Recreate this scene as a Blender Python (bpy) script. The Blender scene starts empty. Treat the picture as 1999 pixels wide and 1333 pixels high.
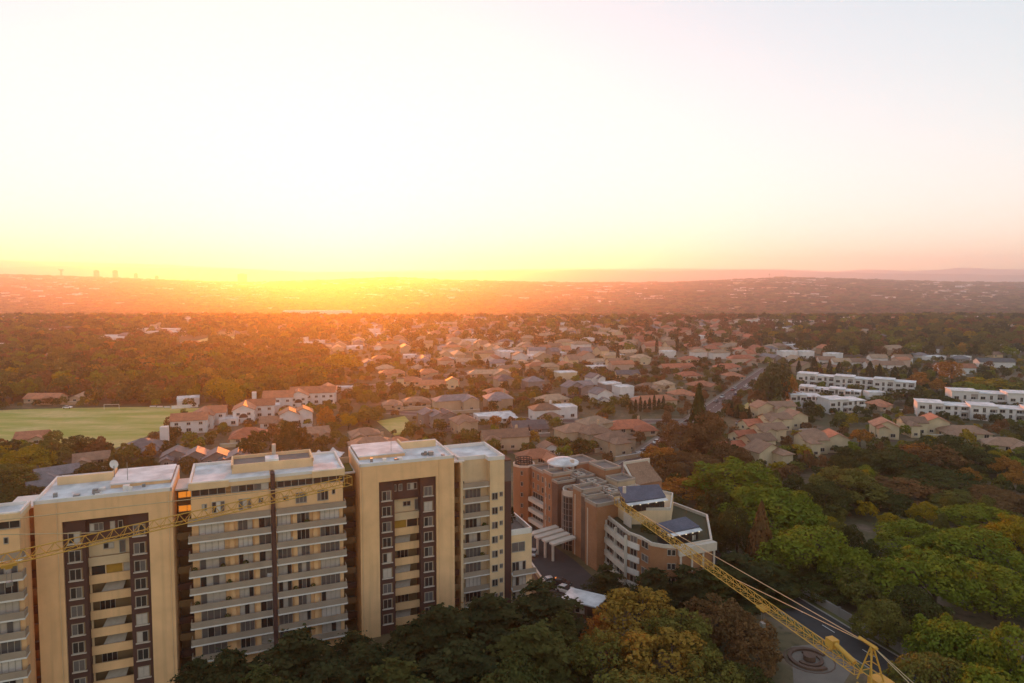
import bpy, bmesh, math, random
import numpy as np
from mathutils import Vector, Matrix
R = math.radians
sc = bpy.context.scene
COL = sc.collection
random.seed(7); rng = np.random.default_rng(7)

# ------------------------------------------------------------------ camera, sky, sun, exposure
CAM_H, PITCH, HORIZON, FPX = 66.0, 3.6, 540.0, 24 / 36 * 1999
SHIFT = -((666.5 - HORIZON) - math.tan(R(PITCH)) * FPX) / 1999
cd = bpy.data.cameras.new('camera'); cam = bpy.data.objects.new('camera', cd); COL.objects.link(cam); sc.camera = cam
cd.lens = 24; cd.sensor_width = 36; cd.clip_start = 1; cd.clip_end = 40000; cd.shift_y = SHIFT
cam.location = (0, 0, CAM_H); cam.rotation_euler = (R(90 - PITCH), 0, 0)

SUN_AZ, SUN_EL = -14.3, 4.0
w = bpy.data.worlds.new('World'); sc.world = w; w.use_nodes = True
nt = w.node_tree; bg = nt.nodes['Background']
sky = nt.nodes.new('ShaderNodeTexSky'); sky.sky_type = 'NISHITA'; sky.sun_disc = False
sky.sun_elevation = R(1.2); sky.sun_rotation = R(SUN_AZ)
sky.altitude = 1600; sky.air_density = 0.9; sky.dust_density = 0.2; sky.ozone_density = 0.35
wb = nt.nodes.new('ShaderNodeMix'); wb.data_type = 'RGBA'; wb.blend_type = 'MULTIPLY'; wb.inputs[0].default_value = 1
wb.inputs[7].default_value = (0.93, 0.975, 1.2, 1)          # warm white balance of the whole sky
nt.links.new(sky.outputs[0], wb.inputs[6])
# the evening sky is even: a soft shoulder over the whole dome, c * w / (c + w)
SKY_W = 0.84
add = nt.nodes.new('ShaderNodeVectorMath'); add.operation = 'ADD'; add.inputs[1].default_value = (SKY_W,) * 3
div = nt.nodes.new('ShaderNodeVectorMath'); div.operation = 'DIVIDE'; scl = nt.nodes.new('ShaderNodeVectorMath'); scl.operation = 'SCALE'; scl.inputs['Scale'].default_value = SKY_W
nt.links.new(wb.outputs[2], add.inputs[0]); nt.links.new(wb.outputs[2], div.inputs[0]); nt.links.new(add.outputs[0], div.inputs[1]); nt.links.new(div.outputs[0], scl.inputs[0]); nt.links.new(scl.outputs[0], bg.inputs[0])
bg.inputs[1].default_value = 0.15
ld = bpy.data.lights.new('sun', 'SUN'); ld.energy = 0.68; ld.angle = R(0.5); ld.color = (1.0, 0.23, 0.012)
sun = bpy.data.objects.new('sun', ld); COL.objects.link(sun)
_a, _e = R(SUN_AZ), R(SUN_EL)
sun.rotation_euler = Vector((math.sin(_a) * math.cos(_e), math.cos(_a) * math.cos(_e), math.sin(_e))).to_track_quat('Z', 'Y').to_euler()
sun.location = (-600, 2400, 400)
vs = sc.view_settings
vs.view_transform = 'Standard'; vs.look = 'None'; vs.gamma = 1; vs.use_curve_mapping = False; vs.exposure = 3.45
cy = sc.cycles
cy.use_denoising = True; cy.max_bounces = 5; cy.diffuse_bounces = 3; cy.glossy_bounces = 2; cy.transmission_bounces = 3
cy.volume_bounces = 2; cy.transparent_max_bounces = 6; cy.caustics_reflective = False; cy.caustics_refractive = False
HAZE_DENSITY, HAZE_G, HAZE_COLOR = 1.35e-4, 0.78, (0.97, 0.95, 1.0)

# ------------------------------------------------------------------ photo geometry
def ray(px, py):
    cx = (px - 999.5) / FPX; cy_ = (666.5 - py) / FPX + SHIFT * 1999 / FPX
    p = R(PITCH)
    return Vector((cx, math.cos(p) + cy_ * math.sin(p), -math.sin(p) + cy_ * math.cos(p)))
def at(px, py, z=0.0):                       # the point of the plane at height z seen at this place of the photograph
    d = ray(px, py); t = (z - CAM_H) / d.z
    return Vector((d.x * t, d.y * t, z))
def at_y(px, py, y):
    d = ray(px, py); t = y / d.y
    return Vector((d.x * t, y, CAM_H + d.z * t))
def pix(p):
    p = Vector(p); pr = R(PITCH); q = p - Vector((0, 0, CAM_H))
    f = q.y * math.cos(pr) - q.z * math.sin(pr); u = q.y * math.sin(pr) + q.z * math.cos(pr)
    f = max(f, 1e-3)
    return 999.5 + q.x / f * FPX, 666.5 - u / f * FPX + SHIFT * 1999

# ------------------------------------------------------------------ materials
def nodes_of(name):
    m = bpy.data.materials.new(name); m.use_nodes = True
    return m, m.node_tree, m.node_tree.nodes['Principled BSDF']
def mixc(nt, fac, a, b, mode='MIX'):
    n = nt.nodes.new('ShaderNodeMix'); n.data_type = 'RGBA'; n.blend_type = mode
    for i, v in ((0, fac), (6, a), (7, b)):
        if hasattr(v, 'is_output'): nt.links.new(v, n.inputs[i])
        elif i == 0: n.inputs[0].default_value = v
        else: n.inputs[i].default_value = (*v, 1)
    return n.outputs[2]
def ramp(nt, src, lo, hi):
    n = nt.nodes.new('ShaderNodeMapRange'); n.inputs[1].default_value = lo; n.inputs[2].default_value = hi
    nt.links.new(src, n.inputs[0]); return n.outputs[0]
def noise(nt, scale, detail=4, coord='Object', sx=(1, 1, 1)):
    tc = nt.nodes.new('ShaderNodeTexCoord'); mp = nt.nodes.new('ShaderNodeMapping'); mp.inputs['Scale'].default_value = sx
    n = nt.nodes.new('ShaderNodeTexNoise'); n.inputs['Scale'].default_value = scale; n.inputs['Detail'].default_value = detail
    nt.links.new(tc.outputs[coord], mp.inputs[0]); nt.links.new(mp.outputs[0], n.inputs['Vector']); return n.outputs[0]
def plaster(name, col, var=0.18, rough=0.85, streak=0.22, rand=0.0):
    m, nt, b = nodes_of(name)
    dark = tuple(c * (1 - var) for c in col)
    c = mixc(nt, ramp(nt, noise(nt, 0.35), 0.3, 0.7), dark, col)
    if streak:                                    # rain streaks and grime with a shape of their own
        s = ramp(nt, noise(nt, 1.0, 3, 'Object', (1.1, 1.1, 0.05)), 0.52, 0.78)
        mm = nt.nodes.new('ShaderNodeMath'); mm.operation = 'MULTIPLY'; mm.inputs[1].default_value = streak; nt.links.new(s, mm.inputs[0])
        c = mixc(nt, mm.outputs[0], c, tuple(v * 0.55 for v in col))
    if rand:
        oi = nt.nodes.new('ShaderNodeObjectInfo')
        hs = nt.nodes.new('ShaderNodeHueSaturation'); nt.links.new(c, hs.inputs['Color'])
        r = nt.nodes.new('ShaderNodeMapRange'); nt.links.new(oi.outputs['Random'], r.inputs[0]); r.inputs[3].default_value = 1 - rand; r.inputs[4].default_value = 1 + rand
        nt.links.new(r.outputs[0], hs.inputs['Value']); c = hs.outputs[0]
    nt.links.new(c, b.inputs['Base Color']); b.inputs['Roughness'].default_value = rough
    bu = nt.nodes.new('ShaderNodeBump'); bu.inputs['Strength'].default_value = 0.25; bu.inputs['Distance'].default_value = 0.03
    nt.links.new(noise(nt, 9, 3), bu.inputs['Height']); nt.links.new(bu.outputs[0], b.inputs['Normal'])
    return m
def tiles(name, col, rand=0.22, period=0.36):
    m, nt, b = nodes_of(name)
    tc = nt.nodes.new('ShaderNodeTexCoord')
    wv = nt.nodes.new('ShaderNodeTexWave'); wv.bands_direction = 'Z'; wv.wave_profile = 'SAW'
    wv.inputs['Scale'].default_value = 1.0 / period / 3.14; wv.inputs['Distortion'].default_value = 0.6
    nt.links.new(tc.outputs['Object'], wv.inputs['Vector'])
    c = mixc(nt, ramp(nt, noise(nt, 0.5, 5), 0.3, 0.72), tuple(v * 0.62 for v in col), col)
    c = mixc(nt, ramp(nt, noise(nt, 3.1, 3), 0.5, 0.8), c, tuple(v * 1.25 for v in col))
    oi = nt.nodes.new('ShaderNodeObjectInfo'); hs = nt.nodes.new('ShaderNodeHueSaturation'); nt.links.new(c, hs.inputs['Color'])
    r = nt.nodes.new('ShaderNodeMapRange'); nt.links.new(oi.outputs['Random'], r.inputs[0]); r.inputs[3].default_value = 1 - rand; r.inputs[4].default_value = 1 + rand
    nt.links.new(r.outputs[0], hs.inputs['Value'])
    nt.links.new(hs.outputs[0], b.inputs['Base Color']); b.inputs['Roughness'].default_value = 0.6; b.inputs['Specular IOR Level'].default_value = 0.2
    bu = nt.nodes.new('ShaderNodeBump'); bu.inputs['Strength'].default_value = 0.6; bu.inputs['Distance'].default_value = 0.05
    nt.links.new(wv.outputs[1], bu.inputs['Height']); nt.links.new(bu.outputs[0], b.inputs['Normal'])
    return m
def brickmat(name, c1, c2):
    m, nt, b = nodes_of(name)
    tc = nt.nodes.new('ShaderNodeTexCoord'); br = nt.nodes.new('ShaderNodeTexBrick')
    mp = nt.nodes.new('ShaderNodeMapping'); mp.inputs['Rotation'].default_value = (R(90), 0, 0); nt.links.new(tc.outputs['Object'], mp.inputs[0])
    nt.links.new(mp.outputs[0], br.inputs['Vector']); br.inputs['Scale'].default_value = 2.2
    br.inputs['Color1'].default_value = (*c1, 1); br.inputs['Color2'].default_value = (*c2, 1); br.inputs['Mortar'].default_value = (0.3, 0.22, 0.16, 1)
    br.inputs['Mortar Size'].default_value = 0.012
    c = mixc(nt, ramp(nt, noise(nt, 0.3), 0.35, 0.7), br.outputs[0], tuple(v * 0.72 for v in c1))
    nt.links.new(c, b.inputs['Base Color']); b.inputs['Roughness'].default_value = 0.85
    return m
def plain(name, col, rough=0.6, metal=0.0, emit=None, strength=0, coat=0):
    m, nt, b = nodes_of(name)
    c = mixc(nt, ramp(nt, noise(nt, 2.0), 0.3, 0.7), tuple(v * 0.85 for v in col), col)
    nt.links.new(c, b.inputs['Base Color']); b.inputs['Roughness'].default_value = rough; b.inputs['Metallic'].default_value = metal
    if coat: b.inputs['Coat Weight'].default_value = coat
    if emit: b.inputs['Emission Color'].default_value = (*emit, 1); b.inputs['Emission Strength'].default_value = strength
    return m
def leafmat(name, c1, c2, c3, trans=0.22):
    m = bpy.data.materials.new(name); m.use_nodes = True; nt = m.node_tree; nt.nodes.clear()
    out = nt.nodes.new('ShaderNodeOutputMaterial'); d = nt.nodes.new('ShaderNodeBsdfDiffuse'); t = nt.nodes.new('ShaderNodeBsdfTranslucent'); mx = nt.nodes.new('ShaderNodeMixShader')
    oi = nt.nodes.new('ShaderNodeObjectInfo')
    c = mixc(nt, oi.outputs['Random'], c1, c2)
    c = mixc(nt, ramp(nt, noise(nt, 3.2, 3), 0.45, 0.75), c, c3)
    g = nt.nodes.new('ShaderNodeNewGeometry'); hs = nt.nodes.new('ShaderNodeHueSaturation')
    r = nt.nodes.new('ShaderNodeMapRange'); nt.links.new(g.outputs['Random Per Island'], r.inputs[0]); r.inputs[3].default_value = 0.86; r.inputs[4].default_value = 1.14
    nt.links.new(c, hs.inputs['Color']); nt.links.new(r.outputs[0], hs.inputs['Value'])
    nt.links.new(hs.outputs[0], d.inputs[0]); nt.links.new(hs.outputs[0], t.inputs[0])
    mx.inputs[0].default_value = trans; nt.links.new(d.outputs[0], mx.inputs[1]); nt.links.new(t.outputs[0], mx.inputs[2]); nt.links.new(mx.outputs[0], out.inputs[0])
    return m

M = dict(
    tan=plaster('tan_plaster', (0.90, 0.54, 0.27), var=0.16, streak=0.42), tan_pale=plaster('pale_tan_plaster', (0.84, 0.57, 0.32)),
    brown=plaster('brown_plaster', (0.095, 0.043, 0.034)), band=plaster('balcony_plaster', (0.38, 0.29, 0.215), streak=0.15),
    slab=plaster('white_slab', (0.80, 0.74, 0.68), streak=0.1), cream=plaster('cream_plaster', (0.78, 0.56, 0.34)),
    coping=plaster('weathered_coping', (0.42, 0.33, 0.26)), offwhite=plaster('off_white_render', (0.64, 0.56, 0.47), streak=0.2), shade=plaster('umber_plaster', (0.30, 0.19, 0.09)), white=plaster('white_plaster', (0.80, 0.74, 0.70), rand=0.06),  # shade: tan plaster darkened, so the shadow of recesses is in the colour
    membrane=plaster('white_roof_membrane', (0.88, 0.85, 0.84), var=0.45, streak=0), greyroof=plaster('grey_roof_felt', (0.24, 0.19, 0.16), var=0.3, streak=0),
    beige=plaster('beige_render', (0.66, 0.52, 0.33), rand=0.1), greywall=plaster('grey_render', (0.30, 0.26, 0.23), rand=0.15),
    sand=plaster('sand_render', (0.52, 0.38, 0.25), rand=0.15), pinkw=plaster('rose_render', (0.60, 0.42, 0.32), rand=0.1),
    terracotta=tiles('terracotta_tiles', (0.48, 0.19, 0.10)), redtile=tiles('red_tiles', (0.48, 0.155, 0.08)), browntile=tiles('brown_tiles', (0.33, 0.19, 0.12)),
    greytile=tiles('grey_slates', (0.23, 0.205, 0.205)), tantile=tiles('tan_tiles', (0.46, 0.31, 0.20)), darktile=tiles('charcoal_tiles', (0.12, 0.11, 0.11)),
    bluesheet=tiles('blue_grey_sheeting', (0.115, 0.115, 0.155), rand=0.05, period=0.8),
    brick=brickmat('orange_brick', (0.42, 0.19, 0.085), (0.34, 0.145, 0.065)), brickdark=brickmat('brown_brick', (0.16, 0.085, 0.055), (0.12, 0.065, 0.045)),
    glass=plain('dark_glass', (0.04, 0.037, 0.036), 0.22), glassb=plain('grey_glass', (0.16, 0.14, 0.13), 0.2), curtain=plain('net_curtain', (0.55, 0.47, 0.40), 0.8), blind=plain('white_blind', (0.70, 0.62, 0.55), 0.7),
    frame=plain('aluminium_frame', (0.42, 0.36, 0.30), 0.5), darkframe=plain('dark_frame', (0.05, 0.04, 0.035), 0.5), trim=plain('cream_trim', (0.62, 0.52, 0.43), 0.6),
    dark=plain('deep_brown', (0.05, 0.032, 0.024), 0.8), orange=plain('ochre_panel', (0.50, 0.26, 0.03), 0.6), awning=plain('grey_canvas', (0.42, 0.35, 0.28), 0.8),
    yellow=plain('crane_yellow', (0.60, 0.33, 0.05), 0.7), steel=plain('galvanised_steel', (0.30, 0.28, 0.26), 0.45, 0.6), cable=plain('steel_cable', (0.55, 0.40, 0.22), 0.5),
    asphalt=plaster('asphalt', (0.055, 0.048, 0.047), var=0.3, streak=0), paving=plaster('brick_paving', (0.15, 0.085, 0.07), var=0.25, streak=0), pale=plaster('pale_paving', (0.22, 0.175, 0.14), var=0.2, streak=0),
    kerb=plain('kerb_concrete', (0.36, 0.31, 0.27), 0.8), line=plain('road_paint', (0.75, 0.72, 0.68), 0.7), concrete=plaster('grey_concrete', (0.27, 0.235, 0.21)),
    verge=plain('rough_verge', (0.13, 0.12, 0.04), 0.95), bark=plain('bark', (0.075, 0.05, 0.032), 0.9), rubber=plain('tyre_rubber', (0.02, 0.02, 0.02), 0.8), soil=plain('soil', (0.10, 0.065, 0.04), 0.9),
    lit=plain('lit_lamp_window', (0.5, 0.25, 0.05), 0.6, 0, (1.0, 0.30, 0.03), 0.06), lamp=plain('glowing_lamp', (0.8, 0.7, 0.5), 0.5, 0, (1.0, 0.85, 0.6), 0.08),
)
L = dict(
    green=leafmat('green_leaves', (0.15, 0.185, 0.024), (0.20, 0.215, 0.027), (0.29, 0.27, 0.03)),
    dark=leafmat('dark_leaves', (0.068, 0.076, 0.024), (0.088, 0.086, 0.026), (0.125, 0.11, 0.033), 0.2),
    cedar=leafmat('cedar_needles', (0.038, 0.046, 0.019), (0.046, 0.050, 0.02), (0.085, 0.080, 0.03), 0.1),
    olive=leafmat('olive_leaves', (0.14, 0.135, 0.034), (0.18, 0.16, 0.038), (0.23, 0.19, 0.045)),
    gold=leafmat('golden_leaves', (0.36, 0.21, 0.04), (0.40, 0.25, 0.05), (0.26, 0.19, 0.045)),
    yellow=leafmat('yellow_leaves', (0.38, 0.25, 0.022), (0.32, 0.24, 0.022), (0.24, 0.20, 0.025)),
    orange=leafmat('orange_leaves', (0.42, 0.18, 0.035), (0.38, 0.19, 0.045), (0.28, 0.13, 0.035)),
    brown=leafmat('russet_leaves', (0.20, 0.11, 0.045), (0.25, 0.125, 0.05), (0.15, 0.095, 0.04)),
)
TRANS = {}

# ------------------------------------------------------------------ mesh helpers
class MB:
    def __init__(s): s.v = []; s.f = []; s.m = []
    def face(s, pts, m=0):
        i = len(s.v); s.v += [tuple(p) for p in pts]; s.f.append(tuple(range(i, i + len(pts)))); s.m.append(m)
    def box(s, x0, x1, y0, y1, z0, z1, m=0):
        i = len(s.v)
        s.v += [(x0, y0, z0), (x1, y0, z0), (x1, y1, z0), (x0, y1, z0), (x0, y0, z1), (x1, y0, z1), (x1, y1, z1), (x0, y1, z1)]
        for q in ((0, 3, 2, 1), (4, 5, 6, 7), (0, 1, 5, 4), (1, 2, 6, 5), (2, 3, 7, 6), (3, 0, 4, 7)):
            s.f.append(tuple(i + k for k in q)); s.m.append(m)
        return s
    def prism(s, poly, z0, z1, m=0, top=None):
        n = len(poly); i = len(s.v)
        a = sum(poly[k][0] * poly[(k + 1) % n][1] - poly[(k + 1) % n][0] * poly[k][1] for k in range(n))
        if a < 0: poly = poly[::-1]
        s.v += [(p[0], p[1], z0) for p in poly] + [(p[0], p[1], z1) for p in poly]
        for k in range(n):
            j = (k + 1) % n; s.f.append((i + k, i + j, i + n + j, i + n + k)); s.m.append(m)
        s.f.append(tuple(i + n + k for k in range(n))); s.m.append(m if top is None else top)
        s.f.append(tuple(i + n - 1 - k for k in range(n))); s.m.append(m)
        return s
    def rim(s, poly, t, z0, z1, m=0):                       # a parapet of thickness t standing on a polygon's edge
        n = len(poly); c = [sum(p[k] for p in poly) / n for k in (0, 1)]
        for k in range(n):
            a, b = Vector(poly[k][:2]), Vector(poly[(k + 1) % n][:2]); d = (b - a).normalized(); nn = Vector((-d.y, d.x))
            if nn.dot(Vector(c) - a) < 0: nn = -nn
            s.prism([a, b, b + nn * t, a + nn * t], z0, z1 - 0.004 * (k % 2), m)
        return s
    def bar(s, p, q, r, n=4, r2=None, m=0):
        p, q = Vector(p), Vector(q); d = (q - p)
        if d.length < 1e-6: return s
        d.normalize(); a = d.orthogonal().normalized(); b = d.cross(a); r2 = r if r2 is None else r2; i = len(s.v)
        for c, rr in ((p, r), (q, r2)):
            for k in range(n):
                t = 2 * math.pi * k / n + math.pi / 4; s.v.append(tuple(c + (a * math.cos(t) + b * math.sin(t)) * rr))
        for k in range(n):
            j = (k + 1) % n; s.f.append((i + k, i + j, i + n + j, i + n + k)); s.m.append(m)
        s.f.append(tuple(i + n - 1 - k for k in range(n))); s.m.append(m); s.f.append(tuple(i + n + k for k in range(n))); s.m.append(m)
        return s
    def mesh(s, name, mats):
        me = bpy.data.meshes.new(name); me.from_pydata(s.v, [], s.f)
        for mt in (mats if isinstance(mats, (list, tuple)) else [mats]): me.materials.append(mt)
        if any(s.m): me.polygons.foreach_set('material_index', s.m)
        me.update(); return me
    def build(s, name, mats, parent=None, loc=None, rz=0):
        return obj(name, s.mesh(name, mats), parent, loc, rz)
def obj(name, me, parent=None, loc=None, rz=0, mat=None, scale=None):
    o = bpy.data.objects.new(name, me); COL.objects.link(o)
    if parent: o.parent = parent
    if loc is not None: o.location = loc
    if rz: o.rotation_euler = (0, 0, rz)
    if scale is not None: o.scale = scale
    if mat is not None:
        o.material_slots[0].link = 'OBJECT'; o.material_slots[0].material = mat
    return o
def empty(name, loc=(0, 0, 0), rz=0):
    o = bpy.data.objects.new(name, None); COL.objects.link(o); o.location = loc; o.rotation_euler = (0, 0, rz); o.empty_display_size = 0.5; return o
def tag(o, label=None, cat=None, group=None, kind=None):
    if label: o['label'] = label
    if cat: o['category'] = cat
    if group: o['group'] = group
    if kind: o['kind'] = kind
    return o
# many look-alikes: the look plus the nearest landmark plus, if still shared, the order from left to right
LANDMARKS, PENDING = [], []
def landmark(px, py, words): LANDMARKS.append((px, py, words))
def pend(o, look, cat, group, p): PENDING.append((o, look, cat, group, pix(p)))
ORD = 'first second third fourth fifth sixth seventh eighth ninth tenth eleventh twelfth thirteenth fourteenth fifteenth sixteenth seventeenth eighteenth nineteenth twentieth'.split()
TENS = ['', '', 'twenty', 'thirty', 'forty', 'fifty', 'sixty', 'seventy', 'eighty', 'ninety']
def ordinal(n):
    if n <= 20: return ORD[n - 1]
    if n % 10 == 0: return TENS[n // 10][:-1] + 'ieth'
    return TENS[n // 10] + '-' + ORD[n % 10 - 1]
def finish_labels():
    byl = {}
    for o, look, cat, group, (x, y) in PENDING:
        best = min(LANDMARKS, key=lambda l: math.hypot((l[0] - x) * 0.6, (l[1] - y) * 1.5))
        dx, dy = x - best[0], y - best[1]
        if abs(dy) * 2.2 > abs(dx): rel = 'beyond' if dy < 0 else 'before'
        else: rel = 'left of' if dx < 0 else 'right of'
        byl.setdefault(f'{look} {rel} the {best[2]}', []).append((x, y, o, cat, group))
    for lab, ms in byl.items():
        ms.sort(key=lambda t: (t[0], t[1]))
        for k, (x, y, o, cat, group) in enumerate(ms):
            tag(o, lab if len(ms) == 1 else f'{lab}, {ordinal(k + 1)} from left', cat, group)
FOOT = []      # occupied ground: (x, y, radius)
def foot(p, r): FOOT.append((p[0], p[1], r))

# ------------------------------------------------------------------ terrain
RX = [-600, 0, 100, 300, 400, 500, 650, 760, 900, 1100, 1300, 1400, 1530, 1700, 1850, 1999, 2600]
RY = [540, 536, 538, 545, 549, 551, 546, 541, 547, 551, 551, 547, 541, 545, 550, 551, 556]
RIDGE_Y = 5200.0
def ridge_z(s): return CAM_H + (HORIZON - np.interp(999.5 + s * FPX, RX, RY)) / FPX * RIDGE_Y - 11
def smooth(t): t = np.clip(t, 0, 1); return t * t * (3 - 2 * t)
def height(x, y):
    x = np.asarray(x, float); y = np.asarray(y, float)
    s = x / np.maximum(y, 300)
    dip = -46 * smooth((y - 960) / 800)
    up = smooth((y - 1850) / (RIDGE_Y - 1850)) * (ridge_z(s) + 46)
    down = smooth((y - RIDGE_Y) / 1500) * (ridge_z(s) + 25)
    wob = 5 * np.sin(x / 190 + y / 310) * smooth((y - 1000) / 700) * (1 - smooth((y - 4300) / 600))
    return dip + up - down + wob
def ground():
    ys = np.concatenate([np.array([-400, 0, 200, 400, 700, 900]), np.arange(960, 6900, 80), np.array([7400, 8600, 10200, 14600])])
    ss = np.linspace(-1.7, 1.7, 130)
    Y, S = np.meshgrid(ys, ss, indexing='ij'); X = S * (np.maximum(Y, 0) + 500 * (Y < 1200) * (1 - np.clip(Y, 0, 1200) / 1200))
    Z = height(X, Y); n, k = Y.shape
    v = np.stack([X, Y, Z], -1).reshape(-1, 3)
    f = [(i * k + j, i * k + j + 1, (i + 1) * k + j + 1, (i + 1) * k + j) for i in range(n - 1) for j in range(k - 1)]
    me = bpy.data.meshes.new('ground'); me.from_pydata(v.tolist(), [], f)
    m, nt, b = nodes_of('ground_cover')
    c = mixc(nt, ramp(nt, noise(nt, 0.022, 6), 0.4, 0.62), (0.085, 0.078, 0.026), (0.17, 0.115, 0.06))
    c = mixc(nt, ramp(nt, noise(nt, 0.11, 5), 0.55, 0.7), c, (0.22, 0.145, 0.10))
    c = mixc(nt, ramp(nt, noise(nt, 0.6, 4), 0.5, 0.8), c, (0.05, 0.045, 0.018))
    nt.links.new(c, b.inputs['Base Color']); b.inputs['Roughness'].default_value = 0.95
    me.materials.append(m); me.polygons.foreach_set('use_smooth', [True] * len(me.polygons))
    return tag(obj('ground', me), kind='structure')
ground()
def hill(name, xs, ys, dist, seed, col):
    r = np.random.default_rng(seed); px = np.linspace(-700, 2700, 200); yy = np.interp(px, xs, ys)
    jag = np.convolve(r.normal(0, 1, 220), np.ones(9) / 9, 'same')[:200] * 2.2
    top = CAM_H + (HORIZON - yy + jag) / FPX * dist; X = (px - 999.5) / FPX * dist
    v = []; rows = [(-500, 0.0), (-330, 0.45), (-140, 0.85), (0, 1.0), (500, 0.0)]
    for dy, k in rows: v += [(x, dist + dy, -40 + (t + 40) * k) for x, t in zip(X, top)]
    f = [(a * 200 + j, a * 200 + j + 1, (a + 1) * 200 + j + 1, (a + 1) * 200 + j) for a in range(4) for j in range(199)]
    me = bpy.data.meshes.new(name); me.from_pydata(v, [], f); me.materials.append(plaster(name + '_scrub', col, 0.4, 0.95, 0)); me.polygons.foreach_set('use_smooth', [True] * len(f))
    tag(obj(name, me), kind='structure')
hill('hills', [-700, 0, 130, 300, 450, 600, 850, 1000, 1500, 1700, 1999, 2700], [518, 522, 520, 522, 523, 532, 531, 529, 528, 533, 536, 536], 10500, 3, (0.24, 0.18, 0.14))
hill('mountain_range', [-700, 0, 150, 300, 450, 600, 850, 1000, 1300, 1500, 1620, 1700, 1780, 1880, 1999, 2700], [508, 507, 511, 517, 523, 529, 527, 525, 524, 525, 531, 526, 530, 522, 526, 524], 13000, 5, (0.34, 0.25, 0.20))

# ------------------------------------------------------------------ roads, paving, playing field
def sheet(name, pts, z, mat, kind='structure'):
    mb = MB(); mb.face([(p[0], p[1], z) for p in pts]); return tag(mb.build(name, mat), kind=kind)
def road(name, pts, width, mat, z=0.012, kerb=True, dashes=True, edge='pale'):
    mb = MB(); kb = MB(); ln = MB(); P = [Vector(p[:2]) for p in pts]
    nrm = []
    for i in range(len(P)):
        d = (P[min(i + 1, len(P) - 1)] - P[max(i - 1, 0)]).normalized(); nrm.append(Vector((d.y, -d.x)))
    for i in range(len(P) - 1):
        a, b, na, nb = P[i], P[i + 1], nrm[i], nrm[i + 1]; h = width / 2
        mb.face([(*(a + na * h), z), (*(b + nb * h), z), (*(b - nb * h), z), (*(a - na * h), z)])
        if kerb:
            for s in (-1, 1):
                kb.prism([a + na * s * h, b + nb * s * h, b + nb * s * (h + 0.3), a + na * s * (h + 0.3)], 0, 0.13)
                kb.prism([a + na * s * (h + 0.3), b + nb * s * (h + 0.3), b + nb * s * (h + 2), a + na * s * (h + 2)], 0, 0.10, 1)
        if dashes:
            L_ = (b - a).length; d = (b - a).normalized(); n = Vector((d.y, -d.x)); t = 1
            while t < L_ - 3:
                q = a + d * t; ln.face([(*(q + n * 0.09), z + 0.005), (*(q + d * 3 + n * 0.09), z + 0.005), (*(q + d * 3 - n * 0.09), z + 0.005), (*(q - n * 0.09), z + 0.005)]); t += 8
    o = tag(mb.build(name, mat), kind='structure')
    if kerb: kb.build('kerb', [M['kerb'], M[edge]], o)
    if dashes: ln.build('lane_marking', M['line'], o)
    n = max(2, int(sum((P[i + 1] - P[i]).length for i in range(len(P) - 1)) / (width * 0.7)))
    for i in range(len(P) - 1):
        for k in range(n): foot(P[i].lerp(P[i + 1], k / n), width / 2 + 2.0)
    return o
AV0, AV1 = Vector((14, 186)), Vector((185, 489))
road('avenue', [AV0, Vector((34, 222)), Vector((103.6, 345)), Vector((143, 415)), AV1], 8.0, M['paving'])
road('park_road', [(72.5, 88), (66.5, 106), (60.3, 122), (54.5, 138), (50, 152), (47, 170), (40, 200)], 7.6, M['asphalt'], edge='verge')
road('curved_street', [(-97, 402), (-80, 412), (-62, 428), (-42, 452), (-20, 480)], 11, M['paving'], dashes=False)
road('cross_street', [(-60, 330), (-8, 316), (40, 306), (84, 310)], 6, M['paving'], dashes=False)
dw = [at(1012, 1040), at(1041, 1026), at(1075, 1062), at(1120, 1092), at(1160, 1128), at(1196, 1165), at(1180, 1200), at(1090, 1230), at(1060, 1160), at(1035, 1110), at(1028, 1070)]
sheet('driveway', dw, 0.012, M['asphalt'])
for p in ((1050, 1060), (1070, 1090), (1100, 1110), (1100, 1140), (1130, 1150), (1150, 1170), (1110, 1190), (1130, 1220)): foot(at(*p), 5)
sheet('parking_court', [at(1085, 1232), at(1175, 1200), at(1230, 1250), at(1180, 1300), at(1110, 1285)], 0.02, M['paving'])
for p in ((1130, 1240), (1150, 1270)): foot(at(*p), 5)
# playing field on the left
fp = [(-260, 880), (-60, 877), (60, 868), (150, 872), (215, 878), (262, 862), (318, 838), (345, 815), (400, 797), (300, 794), (150, 796), (-20, 801), (-260, 806)]
m, nt_, b_ = nodes_of('mown_grass')
c_ = mixc(nt_, ramp(nt_, noise(nt_, 0.05, 5, 'Object', (0.6, 1.8, 1)), 0.43, 0.59), (0.34, 0.33, 0.05), (0.58, 0.44, 0.17))
c_ = mixc(nt_, ramp(nt_, noise(nt_, 0.4, 4), 0.45, 0.8), c_, (0.42, 0.37, 0.08))
nt_.links.new(c_, b_.inputs['Base Color']); b_.inputs['Roughness'].default_value = 0.95
sheet('playing_field', [at(*p) for p in fp], 0.02, m)
FIELD = [Vector(at(*p)[:2]) for p in fp]
sheet('far_lawn', [at(372, 668), at(410, 658), at(470, 656), at(440, 668), at(400, 676)], 0.02, m); foot(at(415, 668), 45); foot(at(440, 662), 30); foot(at(390, 670), 25)
sheet('verge_lawn', [at(1440, 800), at(1478, 772), at(1500, 770), at(1470, 805)], 0.02, m); foot(at(1465, 788), 9)
sheet('garden_lawn', [at(735, 822), at(790, 812), at(815, 840), at(770, 850)], 0.02, m); foot(at(775, 830), 12)
def inside(p, poly):
    x, y = p; c = False; n = len(poly)
    for i in range(n):
        a, b = poly[i], poly[i - 1]
        if (a.y > y) != (b.y > y) and x < (b.x - a.x) * (y - a.y) / (b.y - a.y) + a.x: c = not c
    return c
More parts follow.
